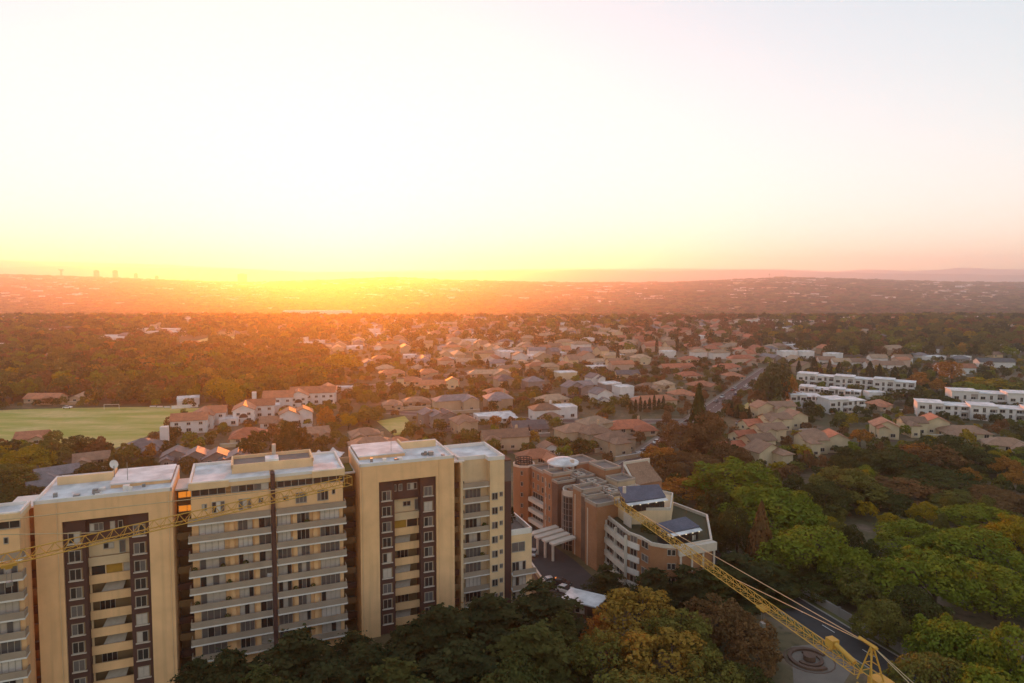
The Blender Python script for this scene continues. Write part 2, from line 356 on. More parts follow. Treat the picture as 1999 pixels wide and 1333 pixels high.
# round seating court by the park road
pc = at(1580, 1288); foot(pc, 8); foot(pc + Vector((4, -4, 0)), 8)
sheet('paved_court', [at(1545, 1262), at(1612, 1255), at(1668, 1300), at(1640, 1345), at(1550, 1345)], 0.008, M['pale'])
mb = MB(); 
for r0, r1, a0, a1, h in ((0, 1.0, 0, 360, 0.9), (1.7, 2.3, 200, 460, 0.35), (2.9, 3.5, 20, 300, 0.4), (4.0, 4.2, 0, 360, 0.06)):
    st = 20; n = int((a1 - a0) / st)
    for k in range(n):
        p0, p1 = R(a0 + st * k), R(a0 + st * (k + 1))
        mb.prism([(r0 * math.cos(p0), r0 * math.sin(p0)), (r1 * math.cos(p0), r1 * math.sin(p0)), (r1 * math.cos(p1), r1 * math.sin(p1)), (r0 * math.cos(p1) + 1e-3, r0 * math.sin(p1))], 0.01, h)
tag(mb.build('stone_fountain', M['brickdark'], None, pc), 'round stone fountain with curved dark benches on pale paving', 'fountain')
# boundary wall of the park
mb = MB(); wp = [at(1560, 1158), at(1640, 1205), at(1700, 1240), at(1760, 1278), at(1850, 1338)]
wall = empty('boundary_wall', wp[0])
for i in range(len(wp) - 1):
    a, b = wp[i] - wp[0], wp[i + 1] - wp[0]; d = (b - a).normalized(); n = Vector((d.y, -d.x, 0)) * 0.12; k = max(1, int((b - a).length / 4))
    for j in range(k):
        p, q = a.lerp(b, j / k), a.lerp(b, (j + 0.93) / k)
        MB().prism([p + n, q + n, q - n, p - n], 0, 1.8).build('wall_panel', M['concrete'], wall)
        MB().box(-0.22, 0.22, -0.22, 0.22, 0, 2.0).build('pier', M['concrete'], wall, a.lerp(b, (j + 0.965) / k), math.atan2(d.y, d.x))
tag(wall, 'grey panelled boundary wall along the verge of the park road', 'wall')

# ------------------------------------------------------------------ apartment towers in the foreground
TA = R(21.5)
PANES = ['glass', 'glass', 'glassb', 'glassb', 'curtain', 'blind']
def frame_mesh(wd, ht, n, t=0.09):
    mb = MB(); mb.box(0, wd, -0.06, 0.05, -0.12, 0); mb.box(0, wd, -0.05, 0.05, ht - t, ht); mb.box(0, t, -0.05, 0.05, 0, ht - t); mb.box(wd - t, wd, -0.05, 0.05, 0, ht - t)
    for k in range(1, n): x = wd * k / n; mb.box(x - t / 2, x + t / 2, -0.045, 0.05, 0, ht - t)
    return mb.mesh('window', M['frame'])
_fm = {}
def window(parent, x, y, z, wd, ht, n=2, mats=None, rz=0):
    key = (round(wd, 2), round(ht, 2), n)
    if key not in _fm:
        pm = MB(); pm.box(0.02, wd / n - 0.02, -0.01, 0.01, 0.02, ht - 0.05); _fm[key] = (frame_mesh(wd, ht, n), pm.mesh('pane', M['glass']))
    fm, pm = _fm[key]; o = obj('window', fm, parent, (x, y - 0.06, z), rz)
    for k in range(n):
        obj('pane', pm, o, (wd * k / n, 0.02, 0), 0, M[(mats or PANES)[random.randrange(len(mats or PANES))]])
    return o
def potted(p, label):
    r = empty('potted_plant', p); MB().prism([(0.22 * math.cos(k), 0.22 * math.sin(k)) for k in np.linspace(0, 5.5, 8)], 0, 0.45).build('pot', M['blind'], r)
    c = MB(); rr = random.Random(len(bpy.data.objects))
    for k in range(40):
        d = Vector((rr.gauss(0, 1), rr.gauss(0, 1), rr.gauss(0, 1))).normalized(); q = Vector((0, 0, 0.85)) + d * 0.45; a = d.orthogonal() * 0.14; b = d.cross(a)
        c.face([q - a, q + b, q + a, q - b])
    c.build('foliage', L['dark'], r); tag(r, label, 'plant', 'potted plants on balconies')
def local(root, x, y, z): return Matrix.Translation(root.location) @ Matrix.Rotation(root.rotation_euler[2], 4, 'Z') @ Vector((x, y, z))

def portal_tower(px, py, label, mirror, W=18.4, rb=32.55):
    o = at(px, py, 32.5); r = empty('apartment_tower', (o.x, o.y, 0), TA); D = 14.0
    fx = (lambda a, b: (W - b, W - a)) if mirror else (lambda a, b: (a, b))
    def bx(mb, x0, x1, *a): x0, x1 = fx(x0, x1); mb.box(x0, x1, *a)
    # body: two piers, lintel, rear block
    mb = MB(); bx(mb, 0, 3.5, 0, D, 0, 32); bx(mb, W - 3.4, W, 0, D, 0, 32); bx(mb, 3.5, W - 3.4, 0, D, 28.8, 32); bx(mb, 3.5, W - 3.4, 4.2, D, 0, 28.8)
    mb.build('wall', M['tan'], r)
    mb = MB(); bx(mb, 0.25, W - 0.25, 0.3, D - 0.3, 32.0, 32.03); mb.build('roof', M['membrane'], r)
    mb = MB(); mb.rim([(-0.02, -0.02), (W + 0.02, -0.02), (W + 0.02, D), (-0.02, D)], 0.28, 31.9, 32.45); mb.build('parapet', M['slab'], r)
    # raised roof block at the back
    mb = MB(); bx(mb, W - 9.2, W - 0.6, 4.5, D - 0.4, 32.03, rb); o2 = mb.build('roof_block', M['tan'], r)
    mb = MB(); bx(mb, W - 9.4, W - 0.4, 4.3, D - 0.2, rb, rb + 0.2); mb.build('roof_cap', M['membrane'], o2)
    mb = MB(); bx(mb, 1.0, W - 9.6, 9.5, 9.9, 32.03, 33.3); bx(mb, W - 9.9, W - 9.6, 9.9, D - 0.3, 32.03, 33.2); mb.build('roof_screen', M['tan_pale'], r)
    rr = random.Random(int(px))                                      # small roof gear: vents, cowls, an aerial
    for k in range(9):
        vx, vy = rr.uniform(1, W - 1), rr.uniform(1.2, 4.0); s_ = rr.uniform(0.2, 0.45); MB().box(vx - s_, vx + s_, vy - s_, vy + s_, 32.03, 32.03 + rr.uniform(0.25, 0.8)).build('roof_vent', M[rr.choice(['slab', 'concrete', 'steel'])], r)
    vx, _ = fx(W - 7, W - 6.9); MB().bar((vx, 6, rb + 0.2), (vx, 6, rb + 3.2), 0.05, 5).build('aerial', M['steel'], r)
    dp_ = MB(); [dp_.bar((q, -0.09, 0), (q, -0.09, 31.8), 0.07, 6) for q in (fx(2.9, 3.0)[0], fx(W - 0.5, W - 0.4)[0])]; dp_.build('downpipe', M['tan_pale'], r)
    # brown columns with windows
    for a, b in ((3.5, 6.4), (W - 6.3, W - 3.4)):
        x0, x1 = fx(a, b); MB().box(x0, x1, 0.5, 4.2, 0, 29.2 if a < 5 else 29.3).build('column', M['brown'], r)
        for k in range(10):
            zz = 25.2 - 2.9 * k
            if zz < 0.4: break
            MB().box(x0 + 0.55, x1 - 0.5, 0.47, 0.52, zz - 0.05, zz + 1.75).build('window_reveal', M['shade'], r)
            window(r, x0 + 0.62, 0.50, zz, (x1 - x0) - 1.3, 1.7, 2, random.choice((['glass', 'glassb'], ['glass'], ['glass', 'curtain'], ['glassb', 'glass', 'glass'])))
            MB().box(x0 + 0.45, x1 - 0.4, 0.25, 0.52, zz - 0.24, zz - 0.12).build('sill', M['trim'], r)
    # recessed middle: top panel, cream storey, then balconies
    x0, x1 = fx(6.4, W - 6.3)
    MB().box(x0, x1, 1.6, 4.2, 24.7, 28.75).build('top_panel', M['brown'], r)
    for xa, wd, n in ((0.4, 1.9, 3), (3.2, 0.7, 1), (4.3, 0.7, 1)):
        q0, q1 = fx(6.4 + xa, 6.4 + xa + wd); window(r, q0, 1.6, 26.4, wd, 1.2, n)
    MB().box(x0, x1, 2.6, 4.2, 21.9, 24.7).build('recess_wall', M['cream'], r)
    window(r, x0 + 2.0, 2.6, 23.0, 1.5, 0.9, 2); window(r, x0 + 4.2, 2.6, 22.1, 0.9, 2.0, 1)
    for k in range(9):
        zt = 22.1 - 2.88 * k; zb = zt - 1.55
        if zb < -0.6: break
        MB().box(x0, x1, 2.0, 2.22, max(zb, 0), zt - 0.15).build('balcony_parapet', M['tan'] if k else M['cream'], r)
        MB().box(x0, x1, 2.22, 4.2, max(zb, 0.02), max(zb, 0.02) + 0.2).build('balcony_floor', M['band'], r)
        if k == 0: continue
        zf = zt + 0.02                                            # the opening above this parapet
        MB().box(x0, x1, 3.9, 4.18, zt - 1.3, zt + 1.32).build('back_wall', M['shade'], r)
        if k == 1:
            for q, (a, wd, mt) in enumerate(((0.2, 1.9, 'glass'), (2.3, 2.2, 'orange'), (4.7, 1.2, 'curtain'))):
                a0, a1 = fx(6.4 + a, 6.4 + a + wd); MB().box(a0, a1, 2.7, 2.8, zt - 1.2, zt + 1.2).build('door_panel', M[mt], r)
                MB().box(a1 + 0.02, a1 + 0.18, 2.6, 2.9, zt - 1.2, zt + 1.2).build('jamb', M['tan_pale'], r)
        elif k % 3 != 0:
            b = MB(); a0, a1 = fx(6.4 + 1.3, 6.4 + 4.9); s = 0.5
            b.face([(a0, 2.4, zt - 0.6), (a1 - s, 2.4, zt - 0.6), (a1, 3.4, zt + 0.95), (a0 + s + 0.4, 3.4, zt + 0.95)]); b.face([(a0, 2.4, zt - 0.65), (a1 - s, 2.4, zt - 0.65), (a1, 3.4, zt + 0.9), (a0 + s + 0.4, 3.4, zt + 0.9)])
            b.build('awning', M['awning'], r)
        else:
            window(r, x0 + 1.0, 3.9, zt - 0.9, 2.2, 1.9, 3, ['glass']); 
        MB().box(x0 + 0.02, x0 + 0.3, 2.3, 2.6, zt - 0.2, zt + 1.3).build('post', M['tan_pale'], r)
    tag(r, label, 'apartment tower', 'portal-framed apartment towers')
    for a in (3, 9, 15): foot(local(r, a, 6, 0), 11)
    return r
towerA = portal_tower(65, 978, 'tan apartment tower with brown window columns, crossed by the yellow crane jib', False, 18.6)
towerC = portal_tower(702, 906, 'tan apartment tower with brown window columns and plain pier beside dark cedars', True, 17.6, 32.6)

def link(root, x0, x1, y, ztop, lit=0, label=None):               # recessed stair core with a parapet on every storey
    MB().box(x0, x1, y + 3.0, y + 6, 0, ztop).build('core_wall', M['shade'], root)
    for k in range(10):
        zt = 26.2 - 2.9 * k
        if zt - 1.2 < 0.2: break
        MB().box(x0, x1, y, y + 0.2, zt - 1.15, zt).build('landing_parapet', M['shade'] if k % 2 else M['brown'], root)
        MB().box(x0, x1, y + 0.2, y + 3.0, zt - 1.2, zt - 1.0).build('landing', M['concrete'], root)
    MB().box(x0, x1, y - 0.3, y + 6.1, ztop, ztop + 0.25).build('core_roof', M['slab'], root)
    for k in range(lit):
        o = window(root, x0 + 0.1, y + 3.0, 26.6 + (0 if k else 2.4) - 0.6, x1 - x0 - 0.2, 1.1, 3, ['lit'])
link(towerA, 18.7, 23.0, 4.5, 30.6, 2)
link(towerC, -5.2, -0.1, 5.0, 29.6)
link(towerC, 17.7, 20.5, 3.0, 30.2)
link(towerA, -4.6, -0.1, 4.0, 30.4)
rg = MB(); rg.box(-4.9, -0.4, 5.4, 10.5, 29.86, 30.1); tag(rg.build('roof_garden', plain('roof_turf', (0.10, 0.12, 0.02), 0.95), towerC), 'green turf roof garden')
MB().box(-5.0, -0.3, 10.6, 10.9, 29.86, 31.2).build('garden_screen', M['sand'], towerC)

def balcony_block(px, py, label, W=24.9, left=True, right=True, floors=9, D=13.0):
    o = at(px, py, 32.45); r = empty('balcony_block', (o.x, o.y, 0), TA); wy = 1.5; mid = 12.95
    mb = MB(); mb.box(0.25, W - 0.25, wy, D, 0, 31.2); mb.build('wall', M['tan'], r)
    mb = MB()
    for x0, x1, y0 in ((0, 6.1, 0.0), (6.1, mid - 0.25, 0.35), (mid + 0.25, 19.4, 0.35), (19.4, W, 0.0)): mb.box(x0, x1, y0, y0 + 0.3, 31.3, 32.35); mb.box(x0 + 0.001, x1 - 0.001, y0 + 0.3, D, 31.3, 32.0)
    mb.build('fascia', M['tan_pale'], r)
    MB().box(0.4, mid - 0.4, 0.8, D - 0.3, 32.0, 32.05).build('roof', M['membrane'], r); MB().box(mid + 0.4, W - 0.4, 0.8, D - 0.3, 32.0, 32.05).build('roof', M['membrane'], r)
    mb = MB(); mb.rim([(0, 0.3), (W, 0.3), (W, D), (0, D)], 0.3, 32.0, 32.5); mb.build('parapet', M['slab'], r)
    MB().box(mid - 0.35, mid + 0.35, 0.05, wy + 0.2, 0, 32.8).build('divider', M['brown'], r)
    if left and right:
        mb = MB(); mb.box(6.5, 20.0, 5.0, 11.5, 32.05, 33.0); o2 = mb.build('plant_room', M['tan_pale'], r)
        mb = MB(); mb.rim([(6.4, 4.9), (20.1, 4.9), (20.1, 11.6), (6.4, 11.6)], 0.3, 33.0, 33.6); mb.build('plant_parapet', M['tan_pale'], o2)
        MB().box(6.8, 19.7, 5.3, 11.2, 33.0, 33.05).build('plant_roof', M['greyroof'], o2)
        MB().box(12.0, 14.2, 5.2, 8.0, 33.06, 34.0).build('roof_hatch', M['membrane'], o2)
        MB().bar((13.6, 10.5, 33.0), (13.6, 10.5, 35.4), 0.35, 8).build('flue', M['trim'], o2)
    spans = []
    if left: spans.append((-0.25, mid - 0.4, -0.1))
    if right: spans.append((mid + 0.4, W + 0.15, -0.1))
    # penthouse window strip
    for x0, n in ((0.4, 3), (6.4, 4), (13.6, 4), (19.6, 3)):
        if (x0 < mid and left) or (x0 > mid and right): window(r, x0, wy - 0.9, 30.15, 5.2 if n == 3 else 5.9, 1.1, n + 1, ['glass', 'glassb', 'curtain'] if x0 < mid else ['glass'])
    MB().box(0.3, W - 0.3, wy - 0.88, wy, 26.4, 30.05).build('penthouse_wall', M['tan'], r)
    for x, z, wd, ht, n in ((1.9, 27.7, 0.8, 1.0, 2), (3.4, 27.1, 2.0, 1.8, 3), (7.5, 27.1, 2.0, 1.8, 3), (10.6, 27.9, 0.8, 0.8, 2), (14.6, 27.8, 0.9, 0.8, 2), (16.6, 27.1, 1.9, 1.8, 3), (20.2, 27.1, 1.9, 1.8, 3), (22.7, 28.0, 0.6, 0.9, 1)):
        window(r, x, wy - 0.88, z, wd, ht, n)
    for k in range(floors):
        zs = 25.7 - 2.9 * k
        for (a, b, y0) in spans:
            MB().box(a, b, y0 - 0.15, wy, zs - 0.22, zs).build('balcony_slab', M['slab'], r)
            MB().box(a + 0.06, b - 0.06, y0 - 0.08, y0 + 0.06, zs, zs + 0.98).build('balcony_front', M['band'], r)
            e = a if a < 0 else b; sgn = 1 if a < 0 else -1
            MB().box(min(e + 0.06 * sgn, e + 0.2 * sgn), max(e + 0.06 * sgn, e + 0.2 * sgn), y0 + 0.06, wy, zs, zs + 0.96).build('balcony_end', M['band'], r)
        if zs < 2: continue
        zw = zs - 2.9 + 0.25
        for x, wd, n in ((1.3, 3.9, 4), (7.3, 2.3, 3), (10.6, 2.0, 2), (13.6, 2.2, 3), (16.8, 2.1, 3), (20.7, 3.3, 4)):
            if (x < mid and left) or (x > mid and right):
                if zw > 0: window(r, x, wy - 0.02, zw, wd, 2.15, n, random.choice([['glass', 'glassb', 'curtain'], ['glass', 'glassb'], ['glass', 'curtain'], ['glassb'], ['glassb', 'curtain'], ['blind'], ['curtain', 'curtain', 'glass']]))
        if k % 2: MB().box(-0.42, 0.42, -0.32, 0, 0, 0.6).build('air_conditioner', M['slab'], r, (random.choice((5.5, 9.75, 12.2, 16.3, 19.9)), wy - 0.03, max(zw, 0.3) + 0.2))
        for x in (6.0, 9.9, 16.1, 19.5):
            MB().box(x, x + 0.7, wy - 0.55, wy, max(zw - 0.25, 0), zs - 0.22).build('pilaster', M['tan'], r)
    for a in (2, 8, 14, 21): foot(local(r, a, 6, 0), 10)
    tag(r, label, 'apartment block', 'balcony blocks of the apartment row'); return r
blockB = balcony_block(367, 945, 'wide balcony block with white roof between the two tan portal towers')
for k, (x, fl, wds) in enumerate(((0.6, 3, 'at the left end of the fourth balcony row'), (4.9, 3, 'in the middle of the fourth balcony row'), (8.4, 3, 'beside the fourth row divider'), (5.8, 4, 'alone on the fifth balcony row'),
        (0.8, 5, 'at the left end of the sixth balcony row'), (5.6, 5, 'in the middle of the sixth balcony row'), (5.4, 6, 'on the seventh balcony row'), (16.4, 5, 'right of the divider on the sixth balcony row'), (19.2, 5, 'near the right end of the sixth balcony row'), (18.4, 1, 'high up on the second balcony row'))):
    potted(local(blockB, x, 0.5, 25.7 - 2.9 * fl), f'small potted plant {wds} of the wide block')
# the block cut by the left edge of the frame
bl = at(38, 1000, 32.45); bo = bl - Vector((math.cos(TA), math.sin(TA), 0)) * 24.9
o0 = pix((bo.x, bo.y, 32.45)); balcony_block(o0[0], o0[1], 'balcony block cut by the left edge, its end wall in shade', 24.9, False, True, 9, 5.5)

# slender tower with a low wing
o = at(900, 901, 30.6); r = empty('slender_tower', (o.x, o.y, 0), TA); towerD = r
MB().box(0, 5.9, 2.0, 12, 0, 30.2).build('wall', M['cream'], r); MB().box(5.9, 8.9, 0, 12.01, 0, 30.2).build('bay_wall', M['tan_pale'], r)
MB().box(8.9, 10.5, 0.4, 12.02, 0, 29.9).build('brown_strip', M['brown'], r); MB().box(8.95, 10.45, 0.3, 0.42, 25.6, 29.6).build('strip_glass', M['glassb'], r)
MB().box(0, 0.5, 0.3, 2.0, 0, 30.2).build('side_fin', M['cream'], r)
MB().box(0.1, 8.8, 2.1, 11.8, 30.2, 30.25).build('roof', M['membrane'], r)
MB().rim([(-0.1, 1.9), (5.8, 1.9), (5.8, -0.1), (9.0, -0.1), (9.0, 12.1), (-0.1, 12.1)], 0.3, 30.2, 30.95).build('parapet', M['slab'], r)
for k in range(9):
    zs = 25.2 - 2.95 * k
    MB().box(0.5, 5.9, 0.2, 2.0, zs - 0.2, zs).build('balcony_slab', M['slab'], r); MB().box(0.52, 5.88, 0.25, 0.35, zs, zs + 0.95).build('balcony_front', M['band'], r)
    if k and zs > 0: window(r, 1.4, 2.0, zs + 0.1, 3.2, 2.0, 4, random.choice([['glass', 'curtain'], ['glass'], ['blind'], ['glassb']]))
    zz = 22.4 - 2.9 * k
    if zz > 0.3:
        window(r, 6.25, 0.0, zz, 1.25, 1.35, 2, ['glass', 'glassb']); window(r, 7.85, 0.0, zz + 0.55, 0.7, 0.85, 2, ['glass'])
for x, fl in ((1.0, 5), (4.6, 5), (5.0, 3)): potted(local(r, x, 1.0, 25.2 - 2.95 * fl), f'potted plant on {["", "", "", "an upper", "", "a middle"][fl]} balcony of the slender tower' + (' near its fin' if x < 2 else ''))
MB().box(10.5, 15.2, 1.0, 14, 0, 14.2).build('wing_wall', M['tan_pale'], r); MB().rim([(10.45, 0.95), (15.25, 0.95), (15.25, 14.05), (10.45, 14.05)], 0.3, 14.2, 15.3).build('wing_parapet', M['slab'], r)
MB().box(10.8, 14.9, 1.3, 13.7, 14.2, 14.25).build('wing_terrace', M['greyroof'], r)
window(r, 10.8, 1.0, 10.8, 2.9, 1.9, 2, ['curtain', 'glassb'])
for zs in (6.6, 3.5, 0.4):
    window(r, 10.9, 1.0, zs + 0.1, 3.0, 2.0, 4, ['glass', 'curtain']); MB().box(10.5, 15.6, -0.6, 1.0, zs - 0.2, zs).build('balcony_slab', M['slab'], r); MB().box(10.52, 15.58, -0.55, -0.45, zs, zs + 0.95).build('balcony_front', M['band'], r)
tag(r, 'slender cream tower with a stepped front and low wing beside the brick hotel', 'apartment tower')
for a in (3, 8, 13): foot(local(r, a, 6, 0), 8)
for k in range(3):
    pt = empty('terrace_conifer', local(r, 11.4 + k * 1.2, 5 + 1.6 * k, 14.25)); MB().bar((0, 0, 0), (0, 0, 0.6), 0.1, 6).build('trunk', M['bark'], pt)
    c = MB(); rr = random.Random(k)
    for q in range(150):
        z = 0.4 + rr.random() * 2.6; rad = (3.0 - z) * 0.28 + 0.05; t = rr.random() * 6.3; p = Vector((rad * math.cos(t), rad * math.sin(t), z)); a = Vector((math.sin(t), -math.cos(t), 0.3)) * 0.16; b_2 = Vector((math.cos(t), math.sin(t), 1.0)) * 0.18
        c.face([p - a, p + b_2, p + a, p - b_2])
    c.build('crown', L['cedar'], pt); tag(pt, f'small dark conifer on the low wing terrace, {ORD[k]} from the parapet', 'tree', 'terrace conifers')
# dish on the left tower's roof, party tents behind the block
d = empty('satellite_dish', local(towerA, 9.3, 8.6, 32.03)); MB().bar((0, 0, 0), (0, 0, 2.6), 0.07, 6).build('mast', M['steel'], d)
mb = MB()
for k in range(12):
    a, b = 2 * math.pi * k / 12, 2 * math.pi * (k + 1) / 12
    mb.face([(0, 0.25, 2.9), (0.75 * math.cos(a), 0, 2.9 + 0.75 * math.sin(a)), (0.75 * math.cos(b), 0, 2.9 + 0.75 * math.sin(b))])
mb.build('dish', M['membrane'], d); tag(d, 'white satellite dish on a mast above the left tower roof', 'satellite dish')
for k, (px_, py_) in enumerate(((622, 890), (650, 885))):
    p = at(px_, py_, 3.0); t = empty('marquee_tent', (p.x, p.y, 0)); mb = MB(); s = 3.4; ring = [(s, -s), (s, s), (-s, s), (-s, -s)]
    prof = [(1.0, 2.6), (0.62, 3.1), (0.3, 3.9), (0.04, 5.2)]
    for (k0, z0), (k1, z1) in zip(prof, prof[1:]):
        for q in range(4): a, b = ring[q], ring[(q + 1) % 4]; mb.face([(a[0] * k0, a[1] * k0, z0), (b[0] * k0, b[1] * k0, z0), (b[0] * k1, b[1] * k1, z1), (a[0] * k1, a[1] * k1, z1)])
    mb.build('canopy', M['membrane'], t)
    for q in ring: MB().bar((q[0] * 0.98, q[1] * 0.98, 0), (q[0] * 0.98, q[1] * 0.98, 2.62), 0.06, 6).build('pole', M['steel'], t)
    tag(t, 'white peaked marquee behind the balcony block, ' + ('left' if k == 0 else 'right') + ' one of two', 'tent', 'white marquees'); foot(p, 5)

# ------------------------------------------------------------------ brick hotel
F0, FD, FN = Vector((5.5, 180.0)), Vector((0.47, -0.883)).normalized(), Vector((-0.883, -0.47)).normalized()
hotel = empty('brick_hotel', (0, 0, 0))
def HP(t, n): q = F0 + FD * t + FN * n; return (q.x, q.y)          # along the drive, out towards the drive
def hq(t0, t1, n0, n1): return [HP(t0, n0), HP(t1, n0), HP(t1, n1), HP(t0, n1)]
def hbox(name, mat, t0, t1, n0, n1, z0, z1, parent=None): return MB().prism(hq(t0, t1, n0, n1), z0, z1).build(name, mat, parent or hotel)
def hrim(t0, t1, n0, n1, z, h=0.7, mat=None, parent=None): return MB().rim(hq(t0, t1, n0, n1), 0.35, z, z + h).build('parapet', mat or M['coping'], parent or hotel)
def hroof(t0, t1, n0, n1, z, mat='greyroof'): return MB().prism(hq(t0, t1, n0, n1), z, z + 0.04).build('roof', M[mat], hotel)
hyaw = math.atan2(FD.y, FD.x)
def hwin(t, n, z, wd, ht, k=2, mats=None):                          # on the face towards the drive
    p = HP(t, n); o = window(hotel, 0, 0, 0, wd, ht, k, mats or ['glass', 'glassb']); o.location = (p[0] + FN.x * 0.05, p[1] + FN.y * 0.05, z); o.rotation_euler = (0, 0, hyaw); return o
def hwin_front(t, n, z, wd, ht, k=2, mats=None):                    # on a face towards the camera
    p = HP(t, n); o = window(hotel, 0, 0, 0, wd, ht, k, mats or ['glass', 'glassb']); o.location = (p[0] + FD.x * 0.06, p[1] + FD.y * 0.06, z); o.rotation_euler = (0, 0, hyaw + R(90)); return o
# octagonal stair tower at the far end
oc = Vector((3.2, 181.5)); poly = [(oc.x + 3.1 * math.cos(R(22.5 + 45 * k)), oc.y + 3.1 * math.sin(R(22.5 + 45 * k))) for k in range(8)]
MB().prism(poly, 0, 15.3).build('stair_tower', M['brick'], hotel); MB().rim(poly, 0.3, 15.3, 15.8).build('parapet', M['trim'], hotel)
ring = MB(); pr = None
for k in range(17):
    a = 2 * math.pi * k / 16; p = Vector((oc.x + 2.2 * math.cos(a), oc.y + 2.2 * math.sin(a), 0))
    ring.bar(p + Vector((0, 0, 15.2)), p + Vector((0, 0, 17.2)), 0.1)
    if pr is not None:
        for zz in (15.9, 16.5, 17.1): ring.bar(pr + Vector((0, 0, zz)), p + Vector((0, 0, zz)), 0.12)
    pr = p
ring.build('roof_drum', M['dark'], hotel)
for k in range(5):
    o = window(hotel, 0, 0, 0, 0.7, 1.1, 1, ['glass']); o.location = (oc.x - 0.9, oc.y - 2.95, 1.8 + 2.9 * k); o.rotation_euler = (0, 0, R(-22))
# main body
hbox('wall', M['brick'], 0, 30, -15, -0.2, 0, 14.0); hroof(0.4, 29.6, -14.6, -0.6, 14.0)
# far block with brick top storeys and white balconies below
hbox('wall', M['brick'], 0, 8.5, -6, 0.6, 0, 15.0); hrim(-0.1, 8.6, -6.1, 0.7, 15.0); hroof(0.3, 8.2, -5.6, 0.3, 15.0)
for k in range(5):
    z = 1.0 + 2.8 * k
    if k < 3:
        hbox('balcony_front', M['offwhite'], 1.0, 8.7, 0.6, 1.9, z, z + 1.0); hwin(1.4, 0.6, z + 1.05, 6.6, 1.5, 5, ['glass'])
    else:
        for t in (1.2, 3.6, 6.0): hwin(t, 0.6, z + 0.6, 1.0, 1.5, 1)
# brick pillar blocks
for t0, t1, n1, zz in ((8.8, 13.2, 1.8, 16.2), (22.2, 26.2, 1.6, 15.8), (28.6, 33.2, 2.4, 14.6)):
    hbox('pillar_block', M['brick'], t0, t1, -4, n1, 0, zz); hrim(t0 - 0.15, t1 + 0.15, -4.1, n1 + 0.15, zz, 0.75); hroof(t0 + 0.2, t1 - 0.2, -3.7, n1 - 0.2, zz, 'greyroof')
    hbox('light_slot', M['trim'], t0 + 0.8, t0 + 1.1, n1, n1 + 0.06, 0, zz - 1.2)
for k in range(5):
    for tt in (9.6, 11.4): hwin(tt, 1.8, 1.4 + 2.9 * k, 0.8, 1.2, 1)
    hwin_front(33.2, -1.6, 1.2 + 2.7 * k, 1.0, 1.3, 1) if k < 4 else None
# dark brick flues beside the glass bay
for t0, t1, n1, zz in ((13.6, 16.2, 2.2, 15.2), (26.3, 28.4, 2.0, 15.2)):
    hbox('flue_block', M['brickdark'], t0, t1, -3, n1, 0, zz); hrim(t0 - 0.1, t1 + 0.1, -3.1, n1 + 0.1, zz, 0.6); MB().prism(hq(t0 + 0.6, t1 - 0.6, -1.8, 0.6), zz, zz + 0.25).build('skylight', M['glassb'], hotel)
# curved glass bay with a rounded roof edge
arc = [HP(16.4 + 5.6 * k / 8, 0.4 + 1.9 * math.sin(math.pi * k / 8)) for k in range(9)]
MB().prism(arc + [HP(22, -3), HP(16.4, -3)], 0, 13.2).build('glass_bay', M['glass'], hotel); MB().rim(arc + [HP(22, -3), HP(16.4, -3)], 0.3, 13.2, 14.6).build('parapet', M['trim'], hotel)
fr = MB()
for k in range(9):
    p = Vector((*arc[k], 0)); fr.bar(p, p + Vector((0, 0, 13.2)), 0.09)
    if k:
        for z in np.arange(1.4, 13.2, 1.45): fr.bar(Vector((*arc[k - 1], z)), Vector((*arc[k], z)), 0.06)
fr.build('glazing_bars', M['concrete'], hotel)
hbox('bay_surround', M['trim'], 16.2, 16.5, -1, 1.0, 0, 13.4)
# roofscape: boxes, parapets, skylights, vents, brown mansard, round white canopy
for t0, t1, n0, n1, z0, z1, mt in ((2, 9, -14.5, -8, 14, 16.8, 'brick'), (10, 16, -9, -3.5, 14, 15.6, 'concrete'), (12, 19, -15, -10, 14, 17.6, 'brick'), (17.5, 22, -8.5, -3.4, 14, 15.4, 'concrete'), (20, 25, -14.8, -9.5, 14, 16.2, 'sand'), (23, 29, -8.5, -4.4, 14, 15.0, 'concrete')):
    hbox('roof_room', M[mt], t0, t1, n0, n1, z0, z1); hrim(t0 - 0.1, t1 + 0.1, n0 - 0.1, n1 + 0.1, z1, 0.5); hroof(t0 + 0.3, t1 - 0.3, n0 + 0.3, n1 - 0.3, z1 - 0.0, 'greyroof')
for t, n, z in ((11.5, -6, 15.64), (14, -6, 15.64), (19, -6, 15.44), (25, -6, 15.04), (27, -6.5, 15.04)):
    MB().rim(hq(t - 0.9, t + 0.9, n - 0.9, n + 0.9), 0.2, z, z + 0.5).build('skylight_kerb', M['trim'], hotel); MB().prism(hq(t - 0.7, t + 0.7, n - 0.7, n + 0.7), z, z + 0.3).build('skylight', M['glass'], hotel)
MB().bar((*HP(9.4, -6.5), 14), (*HP(9.4, -6.5), 18.6), 0.55, 8).build('chimney', M['trim'], hotel)
cc = HP(6.5, -5.5); mb = MB()
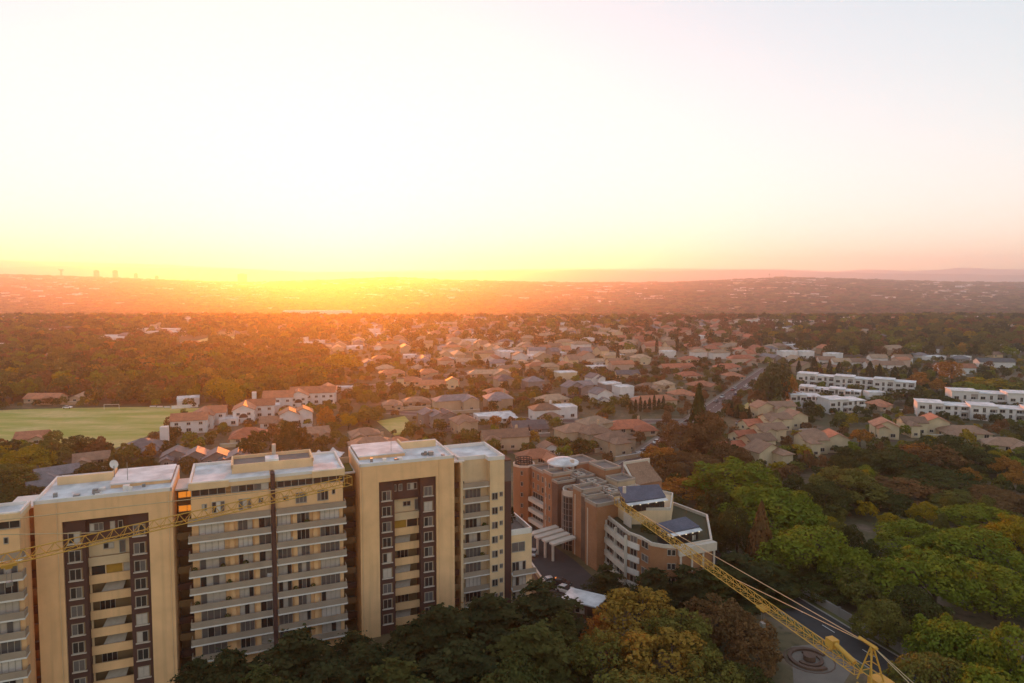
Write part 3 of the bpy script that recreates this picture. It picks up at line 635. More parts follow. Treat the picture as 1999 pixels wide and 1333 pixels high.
for k in range(16):
    a, b = 2 * math.pi * k / 16, 2 * math.pi * (k + 1) / 16
    for (r0, z0), (r1, z1) in (((0, 18.6), (2.4, 18.3)), ((2.4, 18.3), (4.2, 17.5)), ((4.2, 17.5), (4.2, 17.1))):
        mb.face([(cc[0] + r0 * math.cos(a), cc[1] + r0 * math.sin(a), z0), (cc[0] + r1 * math.cos(a), cc[1] + r1 * math.sin(a), z1), (cc[0] + r1 * math.cos(b), cc[1] + r1 * math.sin(b), z1), (cc[0] + r0 * math.cos(b), cc[1] + r0 * math.sin(b), z0)])
    if k % 4 == 0: mb.bar((cc[0] + 3.8 * math.cos(a), cc[1] + 3.8 * math.sin(a), 15), (cc[0] + 3.8 * math.cos(a), cc[1] + 3.8 * math.sin(a), 17.3), 0.12)
mb.build('round_canopy', M['membrane'], hotel)
def slope_roof(name, pts, mat, t=0.25, parent=None):               # a sloping slab through four points
    mb = MB(); a = [Vector(p) for p in pts]; d = Vector((0, 0, t)); mb.face(a); mb.face([p - d for p in a[::-1]])
    for k in range(4): p, q = a[k], a[(k + 1) % 4]; mb.face([p, p - d, q - d, q])
    return mb.build(name, mat, parent or hotel)
def hz(t, n, z): return (*HP(t, n), z)
hbox('mansard_base', M['brick'], 17, 24, -24, -16, 0, 14.5)
slope_roof('mansard_roof', [hz(24.2, -16, 14.6), hz(24.2, -24, 14.6), hz(19, -23.4, 18.4), hz(19, -16.6, 18.4)], M['browntile']); hbox('mansard_gable', M['trim'], 18.6, 19.0, -24.2, -15.9, 14.5, 19)
slope_roof('mansard_side', [hz(24.2, -15.8, 14.6), hz(19, -16.4, 18.4), hz(19, -15.6, 18.4), hz(24.2, -15.4, 14.6)], M['trim'])
# terrace wing at the front, stepping round to the park
W5 = [(21.6, 151), (24.6, 141.4), (26.6, 139.0), (28.2, 135.6), (30.5, 134.4), (33.2, 134.0), (41.2, 137.2), (44.5, 152), (36, 165), (28, 162)]
MB().prism(W5, 0, 11.4).build('wing_wall', M['brick'], hotel); MB().rim([(a, b) for a, b in W5], 0.4, 11.4, 12.1).build('parapet', M['trim'], hotel); MB().prism(W5, 11.4, 11.44).build('terrace', plain('roof_planting', (0.06, 0.055, 0.022), 0.95), hotel)
a, b = Vector(W5[0]), Vector(W5[1]); d = (b - a).normalized(); nrm = Vector((d.y, -d.x)); nrm = nrm if nrm.x < 0 else -nrm; ang = math.atan2(d.y, d.x)
for k in range(4):
    z = 0.5 + 2.85 * k
    MB().prism([a + nrm * 0.9, b + nrm * 0.9, b, a], z, z + 1.25).build('balcony_front', M['offwhite'], hotel)
    for q in range(2):
        o = window(hotel, 0, 0, 0, 4.2, 1.35, 3, ['glass']); p = a + d * (0.5 + q * 5.0) + nrm * 0.35; o.location = (p.x, p.y, z + 1.35); o.rotation_euler = (0, 0, ang)
    for q in range(3):
        p = a + d * (q * 4.95) + nrm * 0.5; MB().box(-0.16, 0.16, -0.3, 0.3, 0, 11.3).build('balcony_post', M['offwhite'], hotel, (p.x, p.y, 0), ang) if k == 0 else None
    for (i, j, n, mt) in ((1, 2, 1, 'slab'), (2, 3, 1, 'slab')):
        p0, p1 = Vector(W5[i]), Vector(W5[j]); dd = (p1 - p0).normalized(); mm = Vector((dd.y, -dd.x)); mm = mm if mm.dot(Vector((-1, -1))) > 0 else -mm
        MB().prism([p0 + mm * 0.25, p1 + mm * 0.25, p1, p0], z, z + 1.2).build('spandrel', M[mt], hotel) if i == 1 else None
        o = window(hotel, 0, 0, 0, (p1 - p0).length * 0.6, 1.4, 2, ['glass', 'glassb']); q = p0.lerp(p1, 0.2) + mm * 0.05; o.location = (q.x, q.y, z + 1.3); o.rotation_euler = (0, 0, math.atan2(dd.y, dd.x))
    for f_ in (0.28, 0.6):
        p0, p1 = Vector(W5[4]), Vector(W5[5]); dd = (p1 - p0).normalized(); q = p0.lerp(p1, f_); o = window(hotel, 0, 0, 0, 0.8, 1.2, 1, ['glass']); o.location = (q.x - dd.y * -0.05, q.y - 0.08, z + 1.0); o.rotation_euler = (0, 0, math.atan2(dd.y, dd.x))
MB().prism([(41.3, 137.2), (33.3, 133.9), (33.4, 132.9), (41.9, 136.3)], 10.2, 11.9).build('terrace_edge', M['trim'], hotel)
for q in range(4):
    p = Vector((33.8, 133.4)).lerp(Vector((41.4, 136.6)), q / 3); MB().bar((p.x, p.y, 6.5), (p.x, p.y, 10.2), 0.22, 6).build('terrace_column', M['trim'], hotel)
# penthouse pavilions with blue-grey roofs and glazed fronts
def pavilion(pts, zr, zf, zb, eave):
    q = [at(*p, z) for p, z in zip(pts, (zr, zr, zf, zf))]              # ridge-left, ridge-right, eave-right, eave-left
    ctr = sum(q, Vector()) / 4
    slope_roof('pavilion_roof', q, M['bluesheet'])
    e = [q[3] + Vector((0, 0, -0.3)), q[2] + Vector((0, 0, -0.3)), q[2] + Vector((0.3, -eave, -0.45)), q[3] + Vector((0.3, -eave, -0.45))]
    slope_roof('pavilion_awning', e, M['membrane'], 0.12)
    base = [(p.x + (ctr.x - p.x) * 0.08, p.y + (ctr.y - p.y) * 0.08) for p in q]
    MB().prism(base, zb, zf - 0.35).build('pavilion_glass', M['glass'], hotel)
    fr = MB(); p0, p1 = Vector((*base[3], 0)), Vector((*base[2], 0))
    for k in range(9):
        p = p0.lerp(p1, k / 8) + Vector((0.02, -0.08, 0)); fr.bar(p + Vector((0, 0, zb)), p + Vector((0, 0, zf - 0.3)), 0.06)
    fr.build('pavilion_mullions', M['darkframe'], hotel)
    for k in range(5):
        p = q[3].lerp(q[2], 0.1 + 0.2 * k) + Vector((0.3, -eave + 0.1, -0.72)); MB().bar(p, p + Vector((0, 0, 0.18)), 0.16, 6).build('eave_lamp', M['lamp'], hotel)
MB().prism([(22.5, 158), (25.5, 147.5), (35, 147.5), (38, 158), (30, 165)], 11.44, 14.6).build('upper_terrace', M['cream'], hotel)
MB().rim([(22.5, 158), (25.5, 147.5), (35, 147.5), (38, 158), (30, 165)], 0.3, 14.6, 15.2).build('parapet', M['trim'], hotel)
pavilion([(1206, 950), (1286, 945), (1300, 969), (1222, 980)], 18.4, 17.2, 14.6, 1.0)
pavilion([(1280, 1022), (1338, 1008), (1366, 1027), (1302, 1040)], 15.2, 14.2, 11.44, 1.0)
MB().bar(at(1219, 962, 18.6), at(1219, 962, 18.6) + Vector((0, 0, 1.4)), 0.4, 6).build('pavilion_chimney', M['trim'], hotel)
MB().prism([at(1217, 1022, 11.4)[:2], at(1232, 1032, 11.4)[:2], (at(1232, 1032, 11.4) + Vector((0.2, 0.4, 0)))[:2], (at(1217, 1022, 11.4) + Vector((0.2, 0.4, 0)))[:2]], 11.4, 15.0).build('screen_wall', M['trim'], hotel)
cw = MB(); pts = [Vector((37.0 + 2.2 * math.cos(R(a)), 141.5 + 3.2 * math.sin(R(a)))) for a in range(-80, 60, 20)]
for p, q in zip(pts, pts[1:]): cw.prism([p, q, q * 1.004, p * 1.004], 11.44, 12.5)
cw.build('curved_seat', M['offwhite'], hotel)
hedge = MB(); rr = random.Random(4)
for k in range(1500):
    u_, v_ = rr.random(), rr.random(); p = Vector((27.5 + 9 * u_ + 1.2 * v_, 137.5 + 3.5 * v_ + 5.5 * (1 - u_) , 11.45 + rr.random() ** 2 * 1.3)); a = Vector((rr.gauss(0, 1), rr.gauss(0, 1), rr.gauss(0, 1))).normalized() * 0.22; b = a.orthogonal().normalized() * 0.2
    hedge.face([p - a, p + b, p + a, p - b])
tag(hedge.build('roof_garden_foliage', L['dark'], hotel), 'dark planting on the hotel roof terrace', kind='stuff')
# porte-cochere: four white slabs on columns
for k in range(4):
    t = 15.6 + 2.5 * k; n0, n1 = 2.4, 10.5 - 0.6 * k
    slope_roof('canopy_slab', [hz(t, n0, 4.9), hz(t + 1.7, n0, 4.9), hz(t + 1.7, n1, 4.3), hz(t, n1, 4.3)], M['offwhite'], 0.45)
    MB().bar(hz(t + 0.85, n1 - 0.5, 0), hz(t + 0.85, n1 - 0.5, 3.9), 0.32, 8).build('canopy_column', M['offwhite'], hotel)
tag(hotel, 'orange brick hotel with white canopy slabs and blue-roofed rooftop pavilions', 'hotel')
for t in (2, 9, 16, 23, 30):
    for n in (-13, -5, 0): foot(HP(t, n), 5)
for p in ((28, 145), (35, 145), (40, 145), (32, 155), (38, 155), (30, 139), (36, 139)): foot(p, 5.5)
for p in ((12, 152), (6, 160)): foot(p, 6)
# gatehouse and its walls
g = at(1140, 1196); gh = empty('gatehouse', g, R(-28))
MB().box(-3.4, 3.4, -2.2, 2.2, 0, 2.9).build('wall', M['brickdark'], gh); MB().box(-3.9, 3.9, -2.7, 2.7, 2.9, 3.15).build('roof', M['membrane'], gh); window(gh, -1, -2.2, 1.0, 2.0, 1.2, 2); MB().box(1.6, 2.6, -2.26, -2.2, 0, 2.1).build('door', M['dark'], gh)
tag(gh, 'small gatehouse with a flat white roof at the end of the drive', 'gatehouse'); foot(g, 6)
for pts, lab in ((((1022, 1084), (1062, 1143)), 'low white wall beside the drive below the slender tower'), (((1095, 1155), (1118, 1156), (1130, 1170)), 'low pale wall bending round the gatehouse lawn'), (((1083, 1237), (1110, 1278), (1168, 1266)), 'low pale wall at the corner of the parking court')):
    P = [at(*p) for p in pts]; wl = empty('garden_wall', P[0])
    for p, q in zip(P, P[1:]):
        d = (q - p).normalized(); n = Vector((d.y, -d.x, 0)) * 0.14; MB().prism([p - P[0] + n, q - P[0] + n, q - P[0] - n, p - P[0] - n], 0, 1.0).build('wall', M['cream'], wl); MB().prism([p - P[0] + n * 1.5, q - P[0] + n * 1.5, q - P[0] - n * 1.5, p - P[0] - n * 1.5], 1.0, 1.1).build('coping', M['offwhite'], wl)
    tag(wl, lab, 'wall')

# ------------------------------------------------------------------ tower cranes
def lattice(mb, p, q, wd, ht, r, step):                         # triangular jib: one top chord, two bottom chords, diagonals
    p, q = Vector(p), Vector(q); d = (q - p); n = max(2, int(d.length / step)); s = d.normalized().cross(Vector((0, 0, 1))).normalized() * wd / 2; up = Vector((0, 0, ht))
    mb.bar(p + up, q + up, r); mb.bar(p + s, q + s, r); mb.bar(p - s, q - s, r)
    for k in range(n):
        a, b, m = p + d * (k / n), p + d * ((k + 1) / n), p + d * ((k + 0.5) / n)
        for e in (s, -s): mb.bar(a + e, m + up, r * 0.55); mb.bar(m + up, b + e, r * 0.55)
        mb.bar(a + s, a - s, r * 0.5); mb.bar(a + s, b - s, r * 0.45)
def crane(tip, root, z, label, apex_h, jw, trolley, mast_w=1.7):
    tip, root = Vector((*tip, z)), Vector((*root, z)); d = (tip - root).normalized(); n = d.cross(Vector((0, 0, 1)))
    c = empty('tower_crane', (root.x, root.y, 0)); o = Vector((root.x, root.y, 0)); L_ = (tip - root).length
    T = lambda v: v - o
    mb = MB(); lattice(mb, T(root + d * 1.5), T(tip), jw, jw * 0.95, 0.065, 1.4); mb.build('jib', M['yellow'], c)
    apex = root + Vector((0, 0, apex_h)); mb = MB()
    for sx in (-1, 1):
        for sy in (-1, 1): mb.bar(T(root + d * sx * 0.9 + n * sy * 0.8), T(apex + n * sy * 0.12), 0.09)
    for k in range(1, 4):
        f = k / 4; w_ = 1 - f
        for sy in (-1, 1): mb.bar(T(root + d * 0.9 * w_ + n * sy * 0.8 * w_ + Vector((0, 0, apex_h * f))), T(root - d * 0.9 * w_ + n * sy * 0.8 * w_ + Vector((0, 0, apex_h * f))), 0.06)
        mb.bar(T(root + d * 0.9 * w_ + n * 0.8 * w_ + Vector((0, 0, apex_h * f))), T(root + d * 0.9 * w_ - n * 0.8 * w_ + Vector((0, 0, apex_h * f))), 0.06)
    mb.bar(T(apex - d * 0.6), T(apex + d * 1.6), 0.2); mb.build('apex_frame', M['yellow'], c)
    for f, zz in ((0.88, 0), (0.40, 0)):
        MB().bar(T(apex), T(root + d * L_ * f + Vector((0, 0, jw * 0.95))), 0.05).build('pendant_line', M['cable'], c)
    back = root - d * 13
    mb = MB(); lattice(mb, T(root - d * 1.2), T(back), 1.4, 0.8, 0.08, 1.6); mb.build('counter_jib', M['yellow'], c)
    for s_ in (-0.5, 0.5): MB().bar(T(apex), T(back + n * s_ + d * 1.5 + Vector((0, 0, 0.8))), 0.05).build('pendant_line', M['cable'], c)
    MB().box(-1.0, 1.0, -1.1, 1.1, -2.2, 1.0).build('ballast', M['concrete'], c, T(back), math.atan2(d.y, d.x))
    mb = MB(); mb.box(-0.5, 0.5, -0.45, 0.45, -0.3, 0.6); mb.build('winch_house', M['yellow'], c, T(root + d * 5.2 + n * 0.1 + Vector((0, 0, 1.1))), math.atan2(d.y, d.x))
    MB().bar(T(root + d * 4.6 + Vector((0, 0, 1.4))), T(root + d * 2.0 + Vector((0, 0, 0.9))), 0.24, 10).build('winch_drum', M['yellow'], c)
    mb = MB(); mb.box(-0.9, 0.9, -0.8, 0.8, -2.4, -0.2); cab = mb.build('cab', M['yellow'], c, T(root + n * 1.7 + d * 0.4), math.atan2(d.y, d.x)); MB().box(0.91, 0.93, -0.7, 0.7, -1.7, -0.4).build('cab_glass', M['glass'], cab)
    mb = MB(); h = z - 0.5
    for sx in (-1, 1):
        for sy in (-1, 1): mb.bar((sx * mast_w / 2, sy * mast_w / 2, 0), (sx * mast_w / 2, sy * mast_w / 2, h), 0.11)
    k = 0
    while k * 1.7 < h - 1.7:
        z0, z1 = k * 1.7, (k + 1) * 1.7; q = [(-1, -1), (1, -1), (1, 1), (-1, 1)]
        for i in range(4):
            a_, b_ = q[i], q[(i + 1) % 4]; mb.bar((a_[0] * mast_w / 2, a_[1] * mast_w / 2, z0), (b_[0] * mast_w / 2, b_[1] * mast_w / 2, z1), 0.055)
        k += 1
    mb.box(-2, 2, -2, 2, 0, 0.5); mb.build('mast', M['yellow'], c)
    tp = root + d * L_ * trolley; mb = MB(); mb.box(-0.7, 0.7, -0.5, 0.5, -0.3, -0.08); mb.box(-0.3, 0.3, -0.2, 0.2, -0.6, -0.3); tr = mb.build('trolley', M['yellow'], c, T(tp), math.atan2(d.y, d.x))
    hk = MB(); hk.bar((0.2, 0, -0.9), (0.2, 0, -2), 0.03); hk.bar((-0.2, 0, -0.9), (-0.2, 0, -2), 0.03); hk.box(-0.3, 0.3, -0.2, 0.2, -2.5, -2); hk.build('hook_block', M['steel'], tr)
    mb = MB(); mb.bar((0, -jw * 0.6, 0), (1.2, -jw * 0.6, 0), 0.05); mb.bar((0, jw * 0.6, 0), (1.2, jw * 0.6, 0), 0.05); mb.bar((1.2, -jw * 0.6, 0), (1.2, jw * 0.6, 0), 0.05); mb.bar((1.2, -jw * 0.6, 0), (1.2, -jw * 0.6, 1.2), 0.05); mb.bar((1.2, jw * 0.6, 0), (1.2, jw * 0.6, 1.2), 0.05); mb.bar((1.2, -jw * 0.6, 1.2), (1.2, jw * 0.6, 1.2), 0.05)
    for sy in (-1, 1): mb.bar((0, sy * jw * 0.6, 0), (0, sy * jw * 0.6, 1.2), 0.05); mb.bar((0, sy * jw * 0.6, 1.2), (1.2, sy * jw * 0.6, 1.2), 0.05)
    mb.build('tip_cage', M['yellow'], c, T(tip), math.atan2(d.y, d.x))
    tag(c, label, 'crane', 'yellow tower cranes'); return c
t1 = at(1212, 988, 26.5); r1 = at(1700, 1332, 26.5)
crane(t1[:2], r1[:2], 26.5, 'yellow tower crane whose jib points from the park road to the hotel', 3.7, 1.05, 0.30)
t2 = at(668, 948, 36.0); q2 = at(55, 1090, 36.0); dd = (q2 - t2).normalized(); r2 = q2 + dd * 14
crane(t2[:2], r2[:2], 36.0, 'yellow tower crane jib reaching across the left tower and balcony block', 6.0, 1.15, 0.24)
foot(r1, 4); foot(r2, 4)

# ------------------------------------------------------------------ houses
_mesh_cache = {}
def cached(key, fn):
    if key not in _mesh_cache: _mesh_cache[key] = fn()
    return _mesh_cache[key]
def wall_mesh(wd, dp, h, roof, rise):
    mb = MB(); x, y = wd / 2, dp / 2
    if roof == 'gable_x':            # ridge runs along x: gables at the two ends
        for s in (-1, 1): mb.face([(s * x, -s * y, 0), (s * x, s * y, 0), (s * x, s * y, h), (s * x, 0, h + rise), (s * x, -s * y, h)])
        for s in (-1, 1): mb.face([(-s * x, s * y, 0), (-s * x, s * y, h), (s * x, s * y, h), (s * x, s * y, 0)])
    elif roof == 'gable_y':          # ridge runs along y: a gable towards the viewer
        for s in (-1, 1): mb.face([(s * -x, s * y, 0), (s * -x, s * y, h), (0, s * y, h + rise), (s * x, s * y, h), (s * x, s * y, 0)])
        for s in (-1, 1): mb.face([(s * x, -s * y, 0), (s * x, s * y, 0), (s * x, s * y, h), (s * x, -s * y, h)])
    else: mb.box(-x, x, -y, y, 0, h)
    return mb
def roof_mesh(wd, dp, h, roof, rise, ov=0.55, t=0.16):
    mb = MB(); x, y = wd / 2 + ov, dp / 2 + ov; e = h - ov * rise / (min(wd, dp) / 2) * 0.9 + 0.02; k = h + rise
    def slab(pts):
        up = [Vector(p) + Vector((0, 0, t)) for p in pts]; mb.face(up); mb.face([Vector(p) for p in pts][::-1])
        for i in range(len(pts)): a, b = i, (i + 1) % len(pts); mb.face([pts[a], pts[b], up[b], up[a]])
    if roof == 'gable_x': slab([(-x, -y, e), (x, -y, e), (x, 0, k), (-x, 0, k)]); slab([(x, y, e), (-x, y, e), (-x, 0, k), (x, 0, k)])
    elif roof == 'gable_y': slab([(x, -y, e), (x, y, e), (0, y, k), (0, -y, k)]); slab([(-x, y, e), (-x, -y, e), (0, -y, k), (0, y, k)])
    elif roof == 'hip':
        if wd >= dp:
            q = x - y; slab([(-x, -y, e), (x, -y, e), (q, 0, k), (-q, 0, k)]); slab([(x, y, e), (-x, y, e), (-q, 0, k), (q, 0, k)]); slab([(x, -y, e), (x, y, e), (q, 0, k)]); slab([(-x, y, e), (-x, -y, e), (-q, 0, k)])
        else:
            q = y - x; slab([(x, -y, e), (x, y, e), (0, q, k), (0, -q, k)]); slab([(-x, y, e), (-x, -y, e), (0, -q, k), (0, q, k)]); slab([(-x, -y, e), (x, -y, e), (0, -q, k)]); slab([(x, y, e), (-x, y, e), (0, q, k)])
    else:
        mb.box(-x + 0.4, x - 0.4, -y + 0.4, y - 0.4, h, h + 0.12); mb.rim([(-wd / 2 - 0.1, -dp / 2 - 0.1), (wd / 2 + 0.1, -dp / 2 - 0.1), (wd / 2 + 0.1, dp / 2 + 0.1), (-wd / 2 - 0.1, dp / 2 + 0.1)], 0.3, h - 0.05, h + 0.5)
    return mb
def win_mesh(wd, ht):
    mb = MB(); mb.box(-wd / 2, wd / 2, -0.08, 0.02, 0, ht); mb.box(-wd / 2 + 0.12, -0.05, -0.1, -0.081, 0.12, ht - 0.12, 1); mb.box(0.05, wd / 2 - 0.12, -0.1, -0.081, 0.12, ht - 0.12, 1)
    mb.box(-wd / 2 - 0.15, wd / 2 + 0.15, -0.2, 0, -0.14, -0.01); return mb.mesh('window', [M['trim'], M['glass']])
def volume(root, wd, dp, h, roof, wm, rm, off=(0, 0, 0), rz=0, name='', detail=2):
    rise = {'flat': 0.0}.get(roof, min(wd, dp) * 0.5 * 0.5)
    if roof == 'gable_y': rise = wd / 2 * 0.5
    elif roof == 'gable_x': rise = dp / 2 * 0.5
    q = lambda v: round(v * 2) / 2
    wd, dp = q(wd), q(dp)
    a = obj(name + 'wall', cached(('w', wd, dp, h, roof), lambda: wall_mesh(wd, dp, h, roof, rise).mesh('wall', M['beige'])), root, off, rz, M[wm])
    b = obj(name + 'roof', cached(('r', wd, dp, h, roof), lambda: roof_mesh(wd, dp, h, roof, rise).mesh('roof', M['browntile'])), root, off, rz, M[rm])
    c, s = math.cos(rz), math.sin(rz)
    if detail:
        st = max(1, int(h / 2.8)); n = max(1, int(wd / (3.6 if detail > 1 else 5)))
        for f in range(st):
            for k in range(n):
                if detail == 1 and (k + f) % 2: continue
                lx, ly = -wd / 2 + wd * (k + 0.5) / n, -dp / 2
                obj('window', cached(('win', f == 0 and k % 2), lambda: win_mesh(1.9 if f == 0 and k % 2 else 1.5, 1.5 if f == 0 and k % 2 else 1.2)), a, (lx, ly, 0.9 + 2.8 * f))
            if detail > 1:
                for k in range(max(1, int(dp / 5))):
                    for sd in (-1, 1):
                        ly = -dp / 2 + dp * (k + 0.5) / max(1, int(dp / 5)); obj('window', cached(('win', 0), lambda: win_mesh(1.5, 1.2)), a, (sd * wd / 2, ly, 0.9 + 2.8 * f), sd * R(90))
    return a, b, rise
def house(p, wd, dp, st, roof, wm, rm, yaw, wing=None, chimney=False, detail=2, name='house'):
    h = 2.65 * st; r = empty(name, (p[0], p[1], float(height(p[0], p[1])) - 0.05), R(yaw))
    a, b, rise = volume(r, wd, dp, h, roof, wm, rm, detail=detail)
    if wing:                                              # a lower or crossing volume butted against the main one
        kind, side, ww, wdp, wst = wing; wh = 2.65 * wst - 0.18
        volume(r, ww, wdp, wh, kind, wm, rm, (side * (wd / 2 - ww / 2 - 0.3), -dp / 2 - wdp / 2 + 2.0, 0), 0, 'wing_', detail)
    if chimney:
        MB().box(-0.45, 0.45, -0.35, 0.35, 0, rise + 1.2).build('chimney', M[wm], b, (wd * 0.28, dp * 0.12, h))
    if detail > 1:
        MB().box(-0.5, 0.5, -0.06, 0.02, 0, 2.1).build('door', M['dark'], a, (wd * 0.08, -dp / 2, 0))
    foot(p, max(wd, dp) * 0.55 + 0.8); return r
WN = dict(tan='tan', white='white', beige='beige', greywall='grey', sand='sandy', pinkw='rose', cream='cream', brick='brick')
RN = dict(terracotta='terracotta', redtile='red-tiled', browntile='brown-tiled', greytile='grey slate', tantile='tan-tiled', darktile='charcoal', membrane='flat white', greyroof='flat grey', bluesheet='blue-grey')
